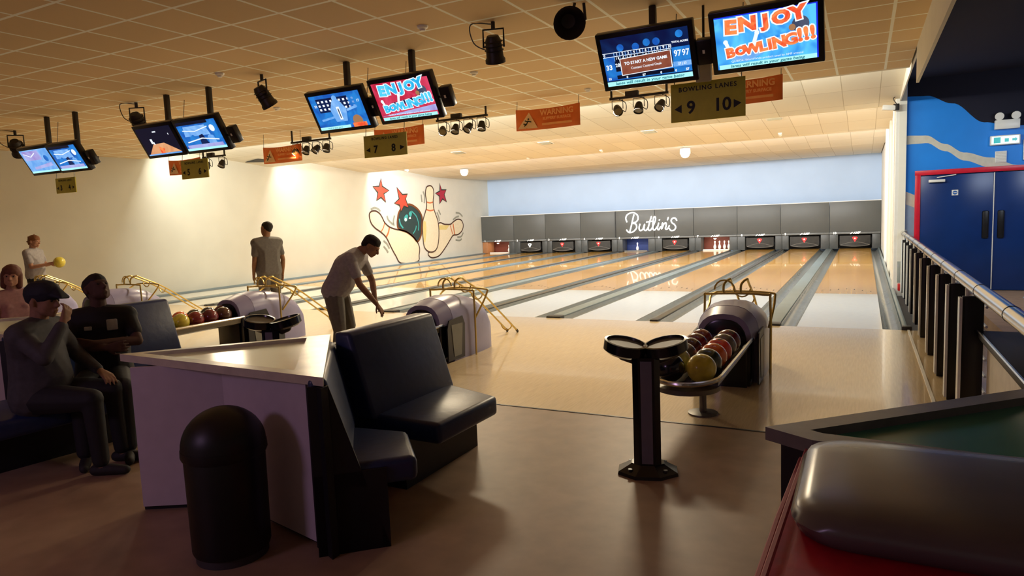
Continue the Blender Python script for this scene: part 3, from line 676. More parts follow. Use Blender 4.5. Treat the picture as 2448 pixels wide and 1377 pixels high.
p = at_z(612, 383, H+.1); t = tag(MB().flat([(-.45, 0, 0), (.35, -.25, 0), (.45, .2, 0), (.1, .22, 0)]).build('open_hatch', 'pitdark', loc=(p.x, p.y, H+.19), smooth=0), 'dark open hatch in the sloping ceiling near the left wall', 'hatch')
t.modifiers.new('s', 'SOLIDIFY').thickness = .01
t.rotation_euler = (-math.atan(.36/4.2), 0, 0); _f = (p.y-1.2)/4.1; t.location.z = H+.36*(1-_f)-.012

# ================================================================ MONITORS
E_ = {}
E_['bgblue'] = EM('screen blue', (.02, .22, .75), (.10, .55, .95), 1.15, 4)
E_['bgred'] = EM('screen red', (.50, .004, .03), (.75, .06, .14), 1.0, 4)
E_['bgnavy'] = EM('screen navy', (.002, .006, .05), (.003, .02, .10), 1.0, 3)
E_['blue2'] = EM('screen mid blue', (.01, .10, .50), (.02, .24, .72), 1.0, 5)
E_['pale'] = EM('screen pale blue', (.25, .50, .90), (.12, .35, .80), 1.1, 5)
E_['band'] = EM('ticker band', (.40, .85, .85), None, 1.15)
E_['bandtext'] = EM('ticker lettering', (.02, .22, .30), None, 1)
E_['white'] = EM('screen white', (.85, .92, 1), None, 1.1)
E_['redor'] = EM('screen red orange', (.85, .08, .03), (.95, .28, .08), 1.1, 9)
E_['cyan'] = EM('screen cyan lettering', (.02, .42, .80), (.10, .65, .90), 1.1, 9)
E_['ball'] = EM('screen dark ball', (.01, .03, .08), (.10, .12, .20), .8, 5)
E_['bronze'] = EM('screen bronze', (.45, .22, .10), None, .9)
E_['brown'] = EM('screen brown panel', (.22, .05, .03), (.30, .09, .05), 1, 5)
E_['wood'] = EM('screen lane wood', (.70, .28, .12), (.85, .42, .20), 1, 5)
E_['purple'] = EM('screen mauve', (.35, .25, .65), (.45, .50, .90), 1, 3)
E_['dark'] = EM('screen darkest', (.003, .005, .02), None, 1)
E_['edge'] = EM('screen edge blue', (.01, .02, .70), None, 1.2)
EK = list(E_.keys()); EI = {k: i for i, k in enumerate(EK)}; EL = [E_[k] for k in EK]
class Pic:
    """picture on a screen; u,v in 0..1 of the lit area, layers in 0.4 mm steps"""
    def __init__(s, w, h): s.mb = MB(); s.w = w; s.h = h
    def c(s, u, v, l): return ((u-.5)*s.w, -.0006*l-.021, (v-.5)*s.h)
    def poly(s, k, pts, l=1): s.mb.mi = EI[k]; s.mb.flat([s.c(u, v, l) for u, v in pts]); return s
    def rect(s, k, a, b, c, d, l=1): return s.poly(k, [(a, b), (c, b), (c, d), (a, d)], l)
    def line(s, k, pts, w, l=1): s.mb.mi = EI[k]; ribbon(s.mb, [((u-.5)*s.w, (v-.5)*s.h) for u, v in pts], w*s.h, lambda a, b: (a, -.0006*l-.021, b)); return s
    def disc(s, k, u, v, r, l=1, sx=1, n=18): s.mb.mi = EI[k]; cx, _, cz = s.c(u, v, l); s.mb.flat([(cx+r*s.h*sx*math.cos(2*PI*i/n), -.0006*l-.021, cz+r*s.h*math.sin(2*PI*i/n)) for i in range(n)]); return s
    def text(s, k, txt, u, v, size, l=2, bold=0, rot=0, shear=0, sx=1, align='CENTER'):
        s.mb.mi = EI[k]; x, y, z = s.c(u, v, l)
        s.mb.mesh(text_mesh(txt, size*s.h, bold=bold*s.h, shear=shear, align=align), Matrix.Translation((x, y, z)) @ XZ @ Matrix.Rotation(rot, 4, 'Z') @ Matrix.Diagonal((sx, 1, 1, 1))); return s
def pic_enjoy(w, h, bg, letter, rim):
    p = Pic(w, h); p.rect(bg, 0, 0, 1, 1, 0)
    if bg == 'bgblue':
        p.rect('edge', 0, .98, 1, 1, 1); p.rect('edge', .985, 0, 1, 1, 1); p.poly('pale', [(.1, .2), (.9, .62), (.95, .56), (.3, .1)], 1)
    else: p.poly('purple', [(.0, .12), (1, .28), (1, .12), (0, .12)], 1); p.poly('bgnavy', [(.25, .45), (.8, .55), (.75, .42), (.3, .36)], 1)
    p.disc('ball', .84, .66, .15, 2); p.disc('bronze', .76, .62, .06, 3)
    for (a, b), ang in (((.10, .52), .5), ((.42, .62), -.5)):
        p.line('white', [(a, b), (a+.12*math.sin(ang)*.7, b-.2)], .07, 2); p.disc('white', a, b, .045, 2)
    xs_ = [(.17, .80, .34, 'E', -.06), (.34, .82, .34, 'N', 0), (.52, .83, .30, 'J', .05), (.67, .85, .30, 'O', .1), (.83, .88, .32, 'Y', .15)]
    for u, v, sz, ch, r in xs_:
        p.text(rim, ch, u-.01, v-.02, sz*1.04, 4, .042, r, 0, 1.25); p.text(letter, ch, u-.01, v-.02, sz, 5, .022, r, 0, 1.25)
    for u, v, sz, ch in [(.14, .30, .24, 'B'), (.245, .315, .20, 'O'), (.36, .33, .24, 'W'), (.47, .345, .25, 'L'), (.54, .36, .26, 'I'), (.63, .375, .28, 'N'), (.745, .40, .28, 'G'), (.83, .45, .32, '!'), (.89, .46, .32, '!'), (.95, .47, .32, '!')]:
        p.text(rim, ch, u, v, sz*1.04, 4, .034, .1, 0, 1.15); p.text(letter, ch, u, v, sz, 5, .017, .1, 0, 1.15)
    p.text('white', 'QUBICA  WorldWide product used by AMF around', .5, .135, .055, 4, 0, 0, 0, 1.1)
    p.rect('band', .015, .0, .985, .085, 3); p.text('bandtext', 'lanes will result in your game being', .5, .043, .075, 5, .002, 0, .15, 1.25)
    return p
def pic_score(w, h):
    p = Pic(w, h); p.rect('bgnavy', 0, 0, 1, 1, 0)
    for u, v in ((.22, .82), (.40, .80), (.53, .85), (.64, .84), (.90, .92)): p.disc('blue2', u, v-.04, .075, 1)
    p.rect('blue2', .0, .12, 1, .62, 2); p.rect('dark', .13, .30, .80, .62, 3); p.rect('dark', .13, .14, .8, .22, 3)
    p.rect('blue2', .0, .62, 1, .63, 4)
    for i in range(10):
        p.text('white', str(i+1), .17+i*.068, .66, .07, 4, .003); p.line('pale', [(.135+i*.068, .52), (.135+i*.068, .70)], .012, 4)
    p.line('white', [(.0, .62), (.8, .62)], .012, 5); p.line('white', [(0, .70), (.8, .70)], .012, 5)
    for i, tx in enumerate(('1 8', '-5', '1 -3', '7', '-', '8', '-7', '1 9', '-')): p.text('white', tx, .17+i*.068, .575, .07, 5, .003, 0, 0, .8)
    p.text('white', '0', .02, .66, .07, 5, .003); p.text('white', '33', .055, .40, .14, 5, .004); p.text('white', '28', .16, .43, .10, 5, .003)
    p.text('white', 'TOTAL SCORE', .9, .73, .05, 5, .002); p.text('white', '97', .86, .50, .17, 5, .004, 0, 0, .85); p.text('white', '97', .95, .50, .17, 5, .004, 0, 0, .85)
    p.rect('pale', .80, .24, 1, .34, 3); p.text('white', '27 | 53', .9, .29, .06, 5, .002)
    p.poly('white', [(.19, .20), (.79, .24), (.79, .60), (.19, .56)], 5); p.poly('brown', [(.20, .215), (.78, .255), (.78, .585), (.20, .545)], 6)
    p.text('white', 'TO START A NEW GAME', .49, .455, .085, 8, .003, .03, 0, .95); p.text('white', 'Contact Control Desk', .49, .345, .07, 8, .001, .03, 0, 1)
    for u, tx in ((.04, '33'), (.25, '0'), (.45, '57'), (.65, '0'), (.82, '0'), (.95, '57')): p.text('white', tx, u, .16, .065, 6, .003)
    p.rect('band', 0, 0, 1, .095, 3); p.text('bandtext', 'lanes will result in your game being', .5, .048, .085, 5, .002, 0, .15, 1.2)
    return p
def pic_one(w, h):
    p = Pic(w, h); p.rect('blue2', 0, 0, 1, 1, 0); p.rect('bgnavy', .12, .5, .95, .9, 1)
    for i in range(9):
        for j in range(3): p.rect('white', .14+i*.085, .56+j*.11, .18+i*.085, .62+j*.11, 2)
    p.rect('blue2', .75, .1, 1, .95, 2); p.text('white', '33', .08, .7, .1, 3, .003); p.text('white', '17', .93, .72, .1, 3, .003)
    p.poly('pale', [(.38, .2), (.34, .55), (.42, .78), (.50, .9), (.58, .78), (.66, .55), (.6, .2)], 3); p.disc('pale', .50, .86, .09, 3)
    p.text('white', '1', .50, .42, .46, 5, .03); p.text('ball', '1', .50, .42, .40, 6, .0)
    p.line('pale', [(.1, .28), (.4, .35)], .06, 4); p.line('pale', [(.66, .5), (.88, .58)], .07, 4)
    p.disc('bronze', .80, .17, .17, 4); p.rect('redor', .68, .0, .95, .12, 5); p.rect('band', 0, 0, .62, .085, 6); p.text('bandtext', 'result in your game', .3, .042, .07, 7)
    return p
def pic_lane(w, h):
    p = Pic(w, h); p.rect('dark', 0, 0, 1, 1, 0); p.poly('wood', [(.05, .03), (.30, .40), (.62, .42), (.98, .06)], 1); p.poly('redor', [(.40, .05), (.42, .30), (.55, .22), (.52, .05)], 2)
    p.rect('white', .27, .42, .33, .60, 2); p.rect('white', .33, .38, .36, .48, 2); p.rect('white', .45, .82, .55, .86, 2); p.rect('white', .85, .68, .87, .74, 2); p.rect('pale', .02, 0, .98, .05, 3)
    return p
def pic_pale(w, h, bg='blue2'):
    p = Pic(w, h); p.rect(bg, 0, 0, 1, 1, 0); p.rect('dark', 0, .9, .8, 1, 1); p.poly('pale', [(.1, .5), (.15, .85), (.7, .85), (.75, .5)], 2)
    p.disc('blue2', .3, .45, .10, 3); p.poly('bgnavy', [(.42, .2), (.45, .5), (.55, .55), (.62, .2)], 3); p.disc('white', .85, .7, .12, 3); p.line('white', [(.1, .72), (.4, .66), (.75, .78)], .03, 4); p.line('white', [(.1, .3), (.5, .4), (.9, .3)], .04, 4)
    p.poly('pale', [(.62, .15), (.66, .45), (.72, .5), (.80, .45), (.82, .15)], 3); p.rect('purple', .05, .08, .95, .2, 4); p.rect('band', 0, 0, 1, .08, 5)
    return p
def pic_mauve(w, h):
    p = Pic(w, h); p.rect('pale', 0, 0, 1, 1, 0); p.rect('purple', .05, .55, .65, .95, 1); p.line('white', [(.1, .85), (.3, .7), (.5, .85)], .04, 2); p.disc('blue2', .8, .58, .14, 2); p.poly('purple', [(.2, .25), (.9, .4), (.9, .25), (.2, .15)], 2); p.rect('band', 0, 0, 1, .08, 3)
    return p
def monitor(cx, zt, w, h, pic, lab, bez=.045, polex=0, py=.1):
    """screen top edge at Y=-4.05, leaning 30 degrees towards the seats"""
    TL = math.radians(29)
    y = -4.05+math.sin(TL)*h/2; z = zt-math.cos(TL)*h/2
    t = thing('scoring_monitor', lab, 'monitor', (cx, y, z), rot=(0, 0, 0), group='ceiling scoring monitors')
    rot = (TL, 0, 0)
    c = MB(); c.box((0, .025, 0), (w, .085, h), bev=.01); c.box((0, .075, 0), (w*.7, .06, h*.7), bev=.02); c.build('casing', 'tvblack', t, rot=rot)
    pp = pic(w-2*bez, h-2*bez); pp.mb.build('screen', EL, t, rot=rot, smooth=0, recalc=False)
    MB().box((polex, .14, .02), (.14, .10, .16), bev=.01).build('bracket', 'tvblack', t)
    MB().box((polex, .16, (H-z)/2), (.06, .06, H-z-.004), bev=.006).build('pole', 'spotblack', t)
monitor(-.455, 3.31, .89, .53, lambda w, h: pic_enjoy(w, h, 'bgblue', 'redor', 'white'), 'rightmost monitor showing red ENJOY BOWLING on blue', polex=.1)
monitor(-1.47, 3.29, .88, .53, pic_score, 'monitor with the score table and brown new game panel', bez=.045, polex=.02)
monitor(-4.14, 3.22, .83, .51, lambda w, h: pic_enjoy(w, h, 'bgred', 'cyan', 'white'), 'monitor showing blue ENJOY BOWLING on red')
monitor(-5.06, 3.19, .82, .50, pic_one, 'blue monitor with a large figure one, left of the red one')
monitor(-7.40, 3.12, .84, .48, lambda w, h: pic_pale(w, h), 'blue monitor right of the dark one with the orange lane')
monitor(-8.25, 3.12, .80, .48, pic_lane, 'dark monitor showing an orange bowling lane')
monitor(-10.38, 3.05, .76, .47, lambda w, h: pic_pale(w, h), 'blue monitor of the farthest left pair, on its right')
monitor(-11.13, 3.06, .82, .47, pic_mauve, 'leftmost monitor with a mauve and pale blue picture')
# junction boxes between and beside the pairs
for x, z, lab in ((-.965, 3.05, 'black box joining the two monitors over lanes nine and ten'), (-3.64, 2.98, 'black box on the right side of the red monitor'), (-4.60, 2.98, 'black box joining the two middle monitors'), (-6.88, 2.88, 'black box on the right of the blue monitor beside the dark one'), (-9.92, 2.82, 'black box on the right of the farthest left monitor pair')):
    jn = 'joining' in lab; t = thing('junction_box', lab, 'box', (x, -3.86, z), group='boxes behind the monitors'); MB().box((0, 0, 0), (.13, .09, .22), bev=.012).build('box_body', 'tvblack', t, rot=(.5, 0, 0)); MB().box((0, -.055, .01), (.02, .006, .03)).build('socket', 'white', t, rot=(.5, 0, 0)); MB().box((0, .06, 0), (.03, .06, .03)).tube([(.36 if jn else 0, .08, 0), (-.42, .08, 0)], .012, 6).build('mounting_arm', 'spotblack', t)
t = thing('speaker_tray', 'small pale box hanging between the right pair of monitors and the lane sign', 'box', (-1.05, -3.5, 2.93)); MB().box((0, 0, 0), (.14, .06, .16), bev=.006).build('box_body', 'sidepad', t); MB().tube([(0, 0, .08), (0, 0, H-2.93)], .012).build('stem', 'spotblack', t)
# lane number signs
def lane_sign(x0, x1, z0, z1, a, b, lab, full=True):
    w, h = x1-x0, z1-z0; t = thing('lane_sign', lab, 'sign', ((x0+x1)/2, -3.5, (z0+z1)/2), group='olive lane number signs')
    MB().box((0, 0, 0), (w, .015, h), bev=.002).build('board', 'signolive', t)
    l = MB(); tm = text_mesh('BOWLING LANES', h*.165, bold=.001, space=1.2); l.mesh(tm, Matrix.Translation((0, -.0095, h*.33)) @ XZ)
    l.mesh(text_mesh(a, h*.46, bold=.004), Matrix.Translation((-w*.22, -.0095, -h*.16)) @ XZ); l.mesh(text_mesh(b, h*.46, bold=.004), Matrix.Translation((w*.20, -.0095, -h*.16)) @ XZ)
    for sx in (-1, 1): l.flat([(sx*w*.45, -.0095, -h*.16), (sx*w*.35, -.0095, -h*.27), (sx*w*.35, -.0095, -h*.05)])
    l.build('lettering', 'signtext', t, smooth=0, recalc=False)
    for sx in (-1, 1): MB().tube([(sx*w*.45, 0, h/2), (sx*w*.45, .12, H-(z0+z1)/2)], .004, 5).build('hanging_wire', 'dark', t)
lane_sign(-1.36, -.68, 2.505, 2.86, '9', '10', 'olive sign for bowling lanes nine and ten under the right monitors')
lane_sign(-5.09, -4.46, 2.455, 2.715, '7', '8', 'olive sign for bowling lanes seven and eight under the middle monitors')
lane_sign(-8.43, -7.87, 2.405, 2.67, '5', '6', 'olive sign for bowling lanes five and six under the dark monitor')
lane_sign(-11.56, -11.015, 2.365, 2.61, '3', '4', 'small olive lane sign under the farthest left monitors')

# ================================================================ BALL RETURNS
ball_proto = {}
def ball(col, loc, lab, group):
    if col not in ball_proto:
        t = thing('bowling_ball', lab, 'bowling ball', loc, group=group)
        MB().sphere((0, 0, 0), .108, u=28, v=18).build('ball_body', 'b_'+col, t)
        mb = MB()
        for a, b in ((.0, .0), (.32, .12), (.28, -.16)):
            d = Vector((math.sin(a+.3)*math.cos(b), -math.cos(a+.3)*.35, .9)).normalized(); R = d.to_track_quat('Z', 'Y').to_matrix(); mb.lathe([(0, .1065), (.012, .1075), (.012, .1086), (0, .1082)], 10, (0, 0, 0), R)
        mb.build('finger_holes', 'black', t); ball_proto[col] = t
        t.rotation_euler = (random.uniform(-.4, .4), random.uniform(-.4, .4), random.uniform(0, 6)); return t
    return copy_thing(ball_proto[col], loc, (random.uniform(-1, 1), random.uniform(-1, 1), random.uniform(0, 6)), lab, group)
def hood_return(X, lab, where):
    t = thing('ball_return', lab, 'ball return', (X, -3.35, 0), group='ball returns')
    def arch(y, w, h, z0=0, n=12, flare=0):
        pts = [(-w/2-flare, y, z0)]
        hs = h*.62
        for i in range(n+1):
            a = PI-PI*i/n; pts.append((math.copysign(abs(math.cos(a))**.8, math.cos(a))*w/2, y, z0+hs+(h-hs)*math.sin(a)**.85))
        pts.append((w/2+flare, y, z0)); return pts
    rings = [arch(-.14, .52, .70, .0), arch(-.05, .58, .745), arch(.15, .60, .765), arch(.40, .61, .745), arch(.62, .60, .69), arch(.80, .57, .58), arch(.90, .52, .44), arch(.93, .48, .30)]
    # front part of the shell is only an overhanging lip
    lip = MB().loft([[ (x, y-.13, max(z, .44)) for x, y, z in arch(-.14, .50, .69)], [(x, y, max(z, .44)) for x, y, z in arch(-.04, .58, .745)]]).build('front_lip', 'hood', t)
    MB().loft(rings[1:]).build('shell', 'hood', t, smooth=50)
    mo = MB(); mo.loft([arch(-.281, .40, .62), arch(-.275, .42, .64)]); mo.box((0, -.12, .27), (.48, .26, .54), bev=.02); mo.build('ball_mouth', 'blackgloss', t)
    for sx in (-1, 1):
        sp = MB().prism([(-.20, .02), (.16, .02), (.19, .42), (.14, .52), (-.16, .50), (-.20, .40)], sx*.292, sx*.306, axis='x').build('side_recess', 'black', t)
        MB().prism([(-.08, .06), (.08, .06), (.13, .44), (-.12, .44)], sx*.306, sx*.311, axis='x').build('insert', 'hoodside', sp)
    # rack
    zr = .40; r0, r1 = -1.75, -.02; hw = .245
    tr = MB()
    prof = [(-.23, .035), (-.20, 0), (-.11, -.035), (-.02, .0), (0, .03), (.02, .0), (.11, -.035), (.20, 0), (.23, .035), (.22, -.03), (.11, -.06), (0, -.02), (-.11, -.06), (-.22, -.03)]
    tr.loft([[(x, y, zr+z) for x, z in prof] for y in (r0, r1)]); tr.build('tray', 'steelgrey', t)
    U = [(-hw, r1-.0, zr+.05), (-hw, r0, zr+.05)] + [(-hw*math.cos(PI*i/10), r0-.26*math.sin(PI*i/10), zr+.05-.02*math.sin(PI*i/10)) for i in range(1, 10)] + [(hw, r0, zr+.05), (hw, r1, zr+.05)]
    MB().tube(U, .019, 8).build('rim_rail', 'chrome', t)
    en = MB(); pts = [(-hw*.98, r0, 0)] + [(-hw*.98*math.cos(PI*i/10), r0-.25*math.sin(PI*i/10), 0) for i in range(1, 10)] + [(hw*.98, r0, 0)]
    en.loft([[(a, b, zr-.055) if j else (a, b, zr-.02) for a, b, _ in pts] for j in (0, 1)]); en.build('end_dish', 'steelgrey', t)
    lg = MB(); lg.tube([(0, -1.22, 0), (0, -1.22, zr-.02)], .03, 10); lg.lathe([(0, 0), (.12, 0), (.12, .012), (.04, .02), (0, .02)], 20, (0, -1.22, 0)); lg.build('rack_leg', 'steelgrey', t)
    return t
def ramp(X, lab, rz=0.0):
    """tubular ball ramp leaning behind a ball return"""
    t = thing('bowling_ramp', lab, 'bowling ramp', (X, -2.98, 0), rz, group='tubular bowling ramps')
    w = .30
    fr = MB()
    for y0, zt in ((0, .80), (.34, .80)):
        pts = smooth_pts([(-w-.02, y0, 0.0), (-w-.02, y0, zt-.08), (-w+.04, y0, zt), (w-.04, y0, zt), (w+.02, y0, zt-.08)] + ([(w+.02, y0, 0.0)] if y0 == 0 else [(w-.06, y0+.02, zt-.26)]), 5)
        if y0: pts = smooth_pts([(-w, 0, .62), (-w, .14, zt-.12), (-w+.04, .34, zt-.02), (w-.04, .34, zt-.02), (w+.03, .30, zt-.08), (w, .06, zt-.34)], 5)
        fr.tube([(a, b, c) for a, b, c in pts], .0125, 8)
    fr.build('hoop', 'brass', t)
    sl = MB()
    for sx in (-.085, .085):
        sl.tube(smooth_pts([(sx-.05, .02, .80), (sx-.045, .03, .90), (sx, .10, .945), (sx+.0, .20, .90), (sx, .6, .70), (sx, 1.1, .36), (sx, 1.60, .015)], 5), .0125, 8)
    sl.build('slide_rail', 'brass', t)
    for y, z in ((.33, .82), (.62, .69), (1.42, .145)):
        MB().tube([(.085*math.cos(PI*i/8), y, z-.085*math.sin(PI*i/8)) for i in range(9)], .009, 6).build('cross_loop', 'brass', t)
    MB().tube([(-.13+.10*math.cos(PI*i/8)-.0, .05, .84+.10*math.sin(PI*i/8)) for i in range(9)], .010, 6).build('top_loop', 'brass', t)
    fb = MB()
    for sx in (-.085, .085): fb.tube([(sx, 1.56, .045), (sx, 1.60, .012)], .018, 8)
    fb.build('rubber_foot', 'dark', t)
HX = [-.87, -4.30, -7.58, -10.75, -13.42]
PAIR = ['lanes nine and ten', 'lanes seven and eight', 'lanes five and six', 'lanes three and four', 'lanes one and two']
hoodlab = ['ball return with balls between the pedestal and lanes nine and ten', 'purple tinted ball return behind the right end of the navy bench back', 'purple tinted ball return just right of the row of dark red balls', 'purple tinted ball return behind the man in the black shirt', 'purple tinted ball return behind the man in the flat cap']
ramplab = ['tubular steel bowling ramp behind the nearest ball return', 'gold tubular bowling ramp sloping to the floor right of the navy bench', 'gold tubular bowling ramp between the standing and bending men', 'gold tubular bowling ramp above the row of balls', 'gold tubular bowling ramp behind the capped man, leftmost']
for i, X in enumerate(HX):
    hood_return(X, hoodlab[i], PAIR[i]); ramp(X+.02, ramplab[i])
zb_ = .512
R0 = [('yellow', 'mustard yellow bowling ball at the front right of the near rack'), ('darkgreen', 'dark green ball directly behind the mustard yellow one'), ('orange', 'orange ball, nearer of the two bright red toned balls'), ('red', 'red ball behind the orange one'), ('grey', 'dark grey ball at the back of the right hand row'), ('maroon', 'maroon ball farthest back in the right hand row')]
L0 = [('black', 'black bowling ball at the front left of the near rack'), ('lime', 'pale grey green ball right behind the black one'), ('grey', 'grey ball, third from the front in the left row'), ('brown', 'brown ball, fourth from the front in the left row'), ('maroon', 'maroon ball, fifth from the front in the left row'), ('darkred', 'dark red ball inside the mouth of the near ball return')]
for i, (c, lab) in enumerate(R0): ball(c, (HX[0]+.112, -5.14+.2195*i, zb_-.002), lab, 'balls on the near rack')
for i, (c, lab) in enumerate(L0): ball(c, (HX[0]-.112, -5.17+.2195*i, zb_-.002), lab, 'balls on the near rack')
for i, (c, lab) in enumerate((('lime', 'pale lime bowling ball at the left of the far rack'), ('yellow', 'yellow ball second from the left on the far rack'), ('darkred', 'dark red ball at the middle of the far rack'), ('maroon', 'maroon ball fourth from the left on the far rack'), ('brown', 'dark brown ball rightmost on the far rack'))):
    ball(c, (HX[2]+.112, -4.66+.2195*i, zb_-.002), lab, 'balls on the far rack')
for i, (c, lab) in enumerate((('lime', 'pale ball behind, left end of the far rack'), ('orange', 'orange rimmed ball in the back row of the far rack'), ('darkgreen', 'dark green ball in the back row of the far rack'), ('black', 'black ball in the back row of the far rack'), ('maroon', 'maroon ball in the back row of the far rack'))):
    ball(c, (HX[2]-.112, -4.50+.2195*i, zb_-.002), lab, 'balls on the far rack')

def pedestal(loc, lab, rz=0):
    t = thing('ball_tray_pedestal', lab, 'pedestal', loc, rz, group='twin tray pedestals')
    oct_ = lambda r, off=PI/8: [(r*math.cos(off+i*PI/4), r*math.sin(off+i*PI/4)) for i in range(8)]
    mb = MB(); mb.loft([[(x, y*.8, z) for x, y in oct_(r)] for r, z in ((.205, 0), (.20, .02), (.12, .062), (.11, .07))]); b = mb.build('base', 'blackgloss', t, smooth=20)
    bl = MB()
    for a in range(4): bl.lathe([(0, 0), (.014, 0), (.014, .012), (0, .012)], 8, (.155*math.cos(PI/4+a*PI/2), .12*math.sin(PI/4+a*PI/2), .035))
    bl.build('bolt', 'black', b)
    MB().prism([(-.085, -.05), (-.05, -.075), (.05, -.075), (.085, -.05), (.085, .05), (.05, .075), (-.05, .075), (-.085, .05)], .065, .76).build('column', 'blackgloss', t, smooth=20)
    MB().box((0, -.077, .41), (.07, .008, .66)).build('stripe', 'stripe', t)
    MB().hull([((-.14, 0, .765), .035), ((.14, 0, .765), .035), ((0, .02, .735), .06)]).build('tray_bracket', 'black', t)
    for sx in (-1, 1):
        R = Matrix.Rotation(-sx*.20, 3, 'Y') @ Matrix.Rotation(.10, 3, 'X'); c = (sx*.125, 0, .83)
        d = MB(); d.lathe([(0, -.06), (.105, -.06), (.135, -.04), (.137, .022), (.122, .024), (.116, .006), (0, .0)], 28, c, R); dd = d.build('tray', 'blackgloss', t)
        MB().lathe([(0, .001), (.115, .006), (.115, .009), (0, .004)], 28, c, R).build('liner', 'olive', dd)
pedestal((-.93, -5.97, 0), 'black pedestal with twin round trays in front of the near ball return', .28)
pedestal((-4.42, -5.75, 0), 'black pedestal with twin round trays beyond the pale green lit table', .3)

# ================================================================ SEATING CONSOLES (wedge table with angled bench)
def rbox_prism(poly, z0, z1, r=.03, seg=3):
    mb = MB(); mb.prism(poly, z0, z1); bmesh.ops.bevel(mb.bm, geom=mb.bm.edges[:], offset=r, segments=seg, affect='EDGES', profile=.5); return mb
def inset(poly, d):
    n = len(poly); out = []
    for i in range(n):
        a, b, c = Vector(poly[i-1]), Vector(poly[i]), Vector(poly[(i+1) % n])
        e1 = (b-a).normalized(); e2 = (c-b).normalized(); n1 = Vector((-e1.y, e1.x)); n2 = Vector((-e2.y, e2.x))
        m = (n1+n2); m = m/(m.length_squared/2) if m.length > 1e-4 else n1; out.append(tuple(b+m*d*1.0))
    return out
def console(dx, dy, labT, labB, top='ttop', ledge='ledge', bench=True, wide=False):
    ZT = .925
    A, B, C = (-3.79, -7.56), (-2.05, -7.65), (-2.93, -6.63)
    A, B, C = [(a+dx, b+dy) for a, b in (A, B, C)]
    t = thing('wedge_table', labT, 'table', (C[0], C[1], 0), group='wedge shaped tables between benches'); O = Vector((C[0], C[1], 0))
    def loc(ps): return [(a-C[0], b-C[1]) for a, b in ps]
    tri = loc([A, B, C]); _a, _b, _c = [Vector(q) for q in (A, B, C)]
    def edge(p, q, d):
        e = (q-p).normalized(); nn = Vector((-e.y, e.x)); return p+nn*d, e
    def meet(e1, e2):
        (p, u), (q, v) = e1, e2; den = u.x*v.y-u.y*v.x; k = ((q.x-p.x)*v.y-(q.y-p.y)*v.x)/den; return tuple(p+u*k)
    eab, ebc, eca = edge(_a, _b, .07), edge(_b, _c, .15), edge(_c, _a, .05)
    ins = loc([meet(eca, eab), meet(eab, ebc), meet(ebc, eca)])
    lb = MB()
    for i in range(3):
        a, b, c, d = tri[i], tri[(i+1) % 3], ins[(i+1) % 3], ins[i]; lb.prism([a, b, c, d], ZT-.045, ZT)
    lb.build('ledge', ledge, t, smooth=20)
    MB().prism([tuple(Vector(q)*1.002) for q in ins], ZT-.05, ZT-.022).build('table_top', top, t, smooth=0)
    # panel facing the walkway: two white leaves folded inward, dark plinth
    a, m, b = loc([(-3.53+dx, -7.67+dy), (-3.07+dx, -7.41+dy), (-2.22+dx, -7.60+dy)])
    for p, q in ((a, m), (m, b)):
        dxx, dyy = q[0]-p[0], q[1]-p[1]; l = math.hypot(dxx, dyy); nx, ny = -dyy/l*.018, dxx/l*.018
        MB().prism([p, q, (q[0]+nx, q[1]+ny), (p[0]+nx, p[1]+ny)], .03, ZT-.045).build('front_panel', 'panelw', t, smooth=0)
    MB().prism([b, (B[0]-C[0]-.0, B[1]-C[1]-.02), (B[0]-C[0]+.0, B[1]-C[1]+.03), (b[0]+.01, b[1]+.05)], 0, ZT-.05).build('corner_post', 'plinth', t, smooth=0)
    MB().prism([(a[0]-.02, a[1]+.02), (m[0], m[1]+.03), (b[0], b[1]+.03), (-.02, -.06), (-.06, -.06)], 0, ZT-.05).build('core', 'plinth', t, smooth=0)
    if not bench: return
    # bench of two modules: one angled beside the table, one straight
    t = thing('bench_seat', labB, 'bench', (C[0], C[1], 0), group='navy vinyl benches')
    d = Vector((-.64, .77)).normalized(); n = Vector((d.y, -d.x))*1.0; n = Vector((.74, .67)).normalized()
    Bv = Vector((B[0]-.08, B[1]-.03))-Vector((C[0], C[1]))
    L1 = 1.22; ZA = ZT-.02
    p0 = Bv; p1 = Bv+d*L1
    zs = .44
    def P2(v): return (v.x, v.y)
    pl = [P2(p0), P2(p0+n*.36), P2(p1-d*.28+n*.36), P2(p1)]
    MB().prism([P2(p0+n*.0), P2(p0+n*.32), P2(p1-d*.30+n*.32), P2(p1)], 0, zs-.10).build('plinth', 'plinth', t, smooth=0)
    if wide:
        q = lambda ps: [(a_-C[0], b_-C[1]) for a_, b_ in ps]
        MB().prism(q([(-5.55, -7.98), (-5.2, -7.98), (-5.02, -6.62), (-5.4, -6.6)]), 0, zs-.10).build('plinth', 'plinth', t, smooth=0)
        rbox_prism(q([(-5.50, -8.0), (-4.80, -8.0), (-4.66, -6.60), (-5.45, -6.55)]), zs-.12, zs+.015, .035).build('seat_cushion', 'navyv', t)
    else: rbox_prism([P2(p0+n*.04+d*.02), P2(p0+n*.52+d*.02), P2(p0+n*.50+d*.48), P2(p0+n*.04+d*.8)], zs-.12, zs+.015, .035).build('seat_cushion', 'navyv', t)
    # angled backrest: leaning wedge
    def lean(pa, pb, nn, th0=.10, th1=.22, z0=zs-.02, z1=ZT+.03, name='backrest'):
        mb = MB(); mb.loft([[(*(pa), z0), (*(pb), z0), (*(pb+nn*th1), z0), (*(pa+nn*th1), z0)], [(*(pa), z1), (*(pb), z1), (*(pb+nn*th0), z1), (*(pa+nn*th0), z1)]])
        bmesh.ops.bevel(mb.bm, geom=mb.bm.edges[:], offset=.028, segments=3, affect='EDGES', profile=.5); return mb.build(name, 'navyv', t)
    lean(p0+d*.02, p1-d*.1, n, .09, .20, zs-.02, ZT-.012)
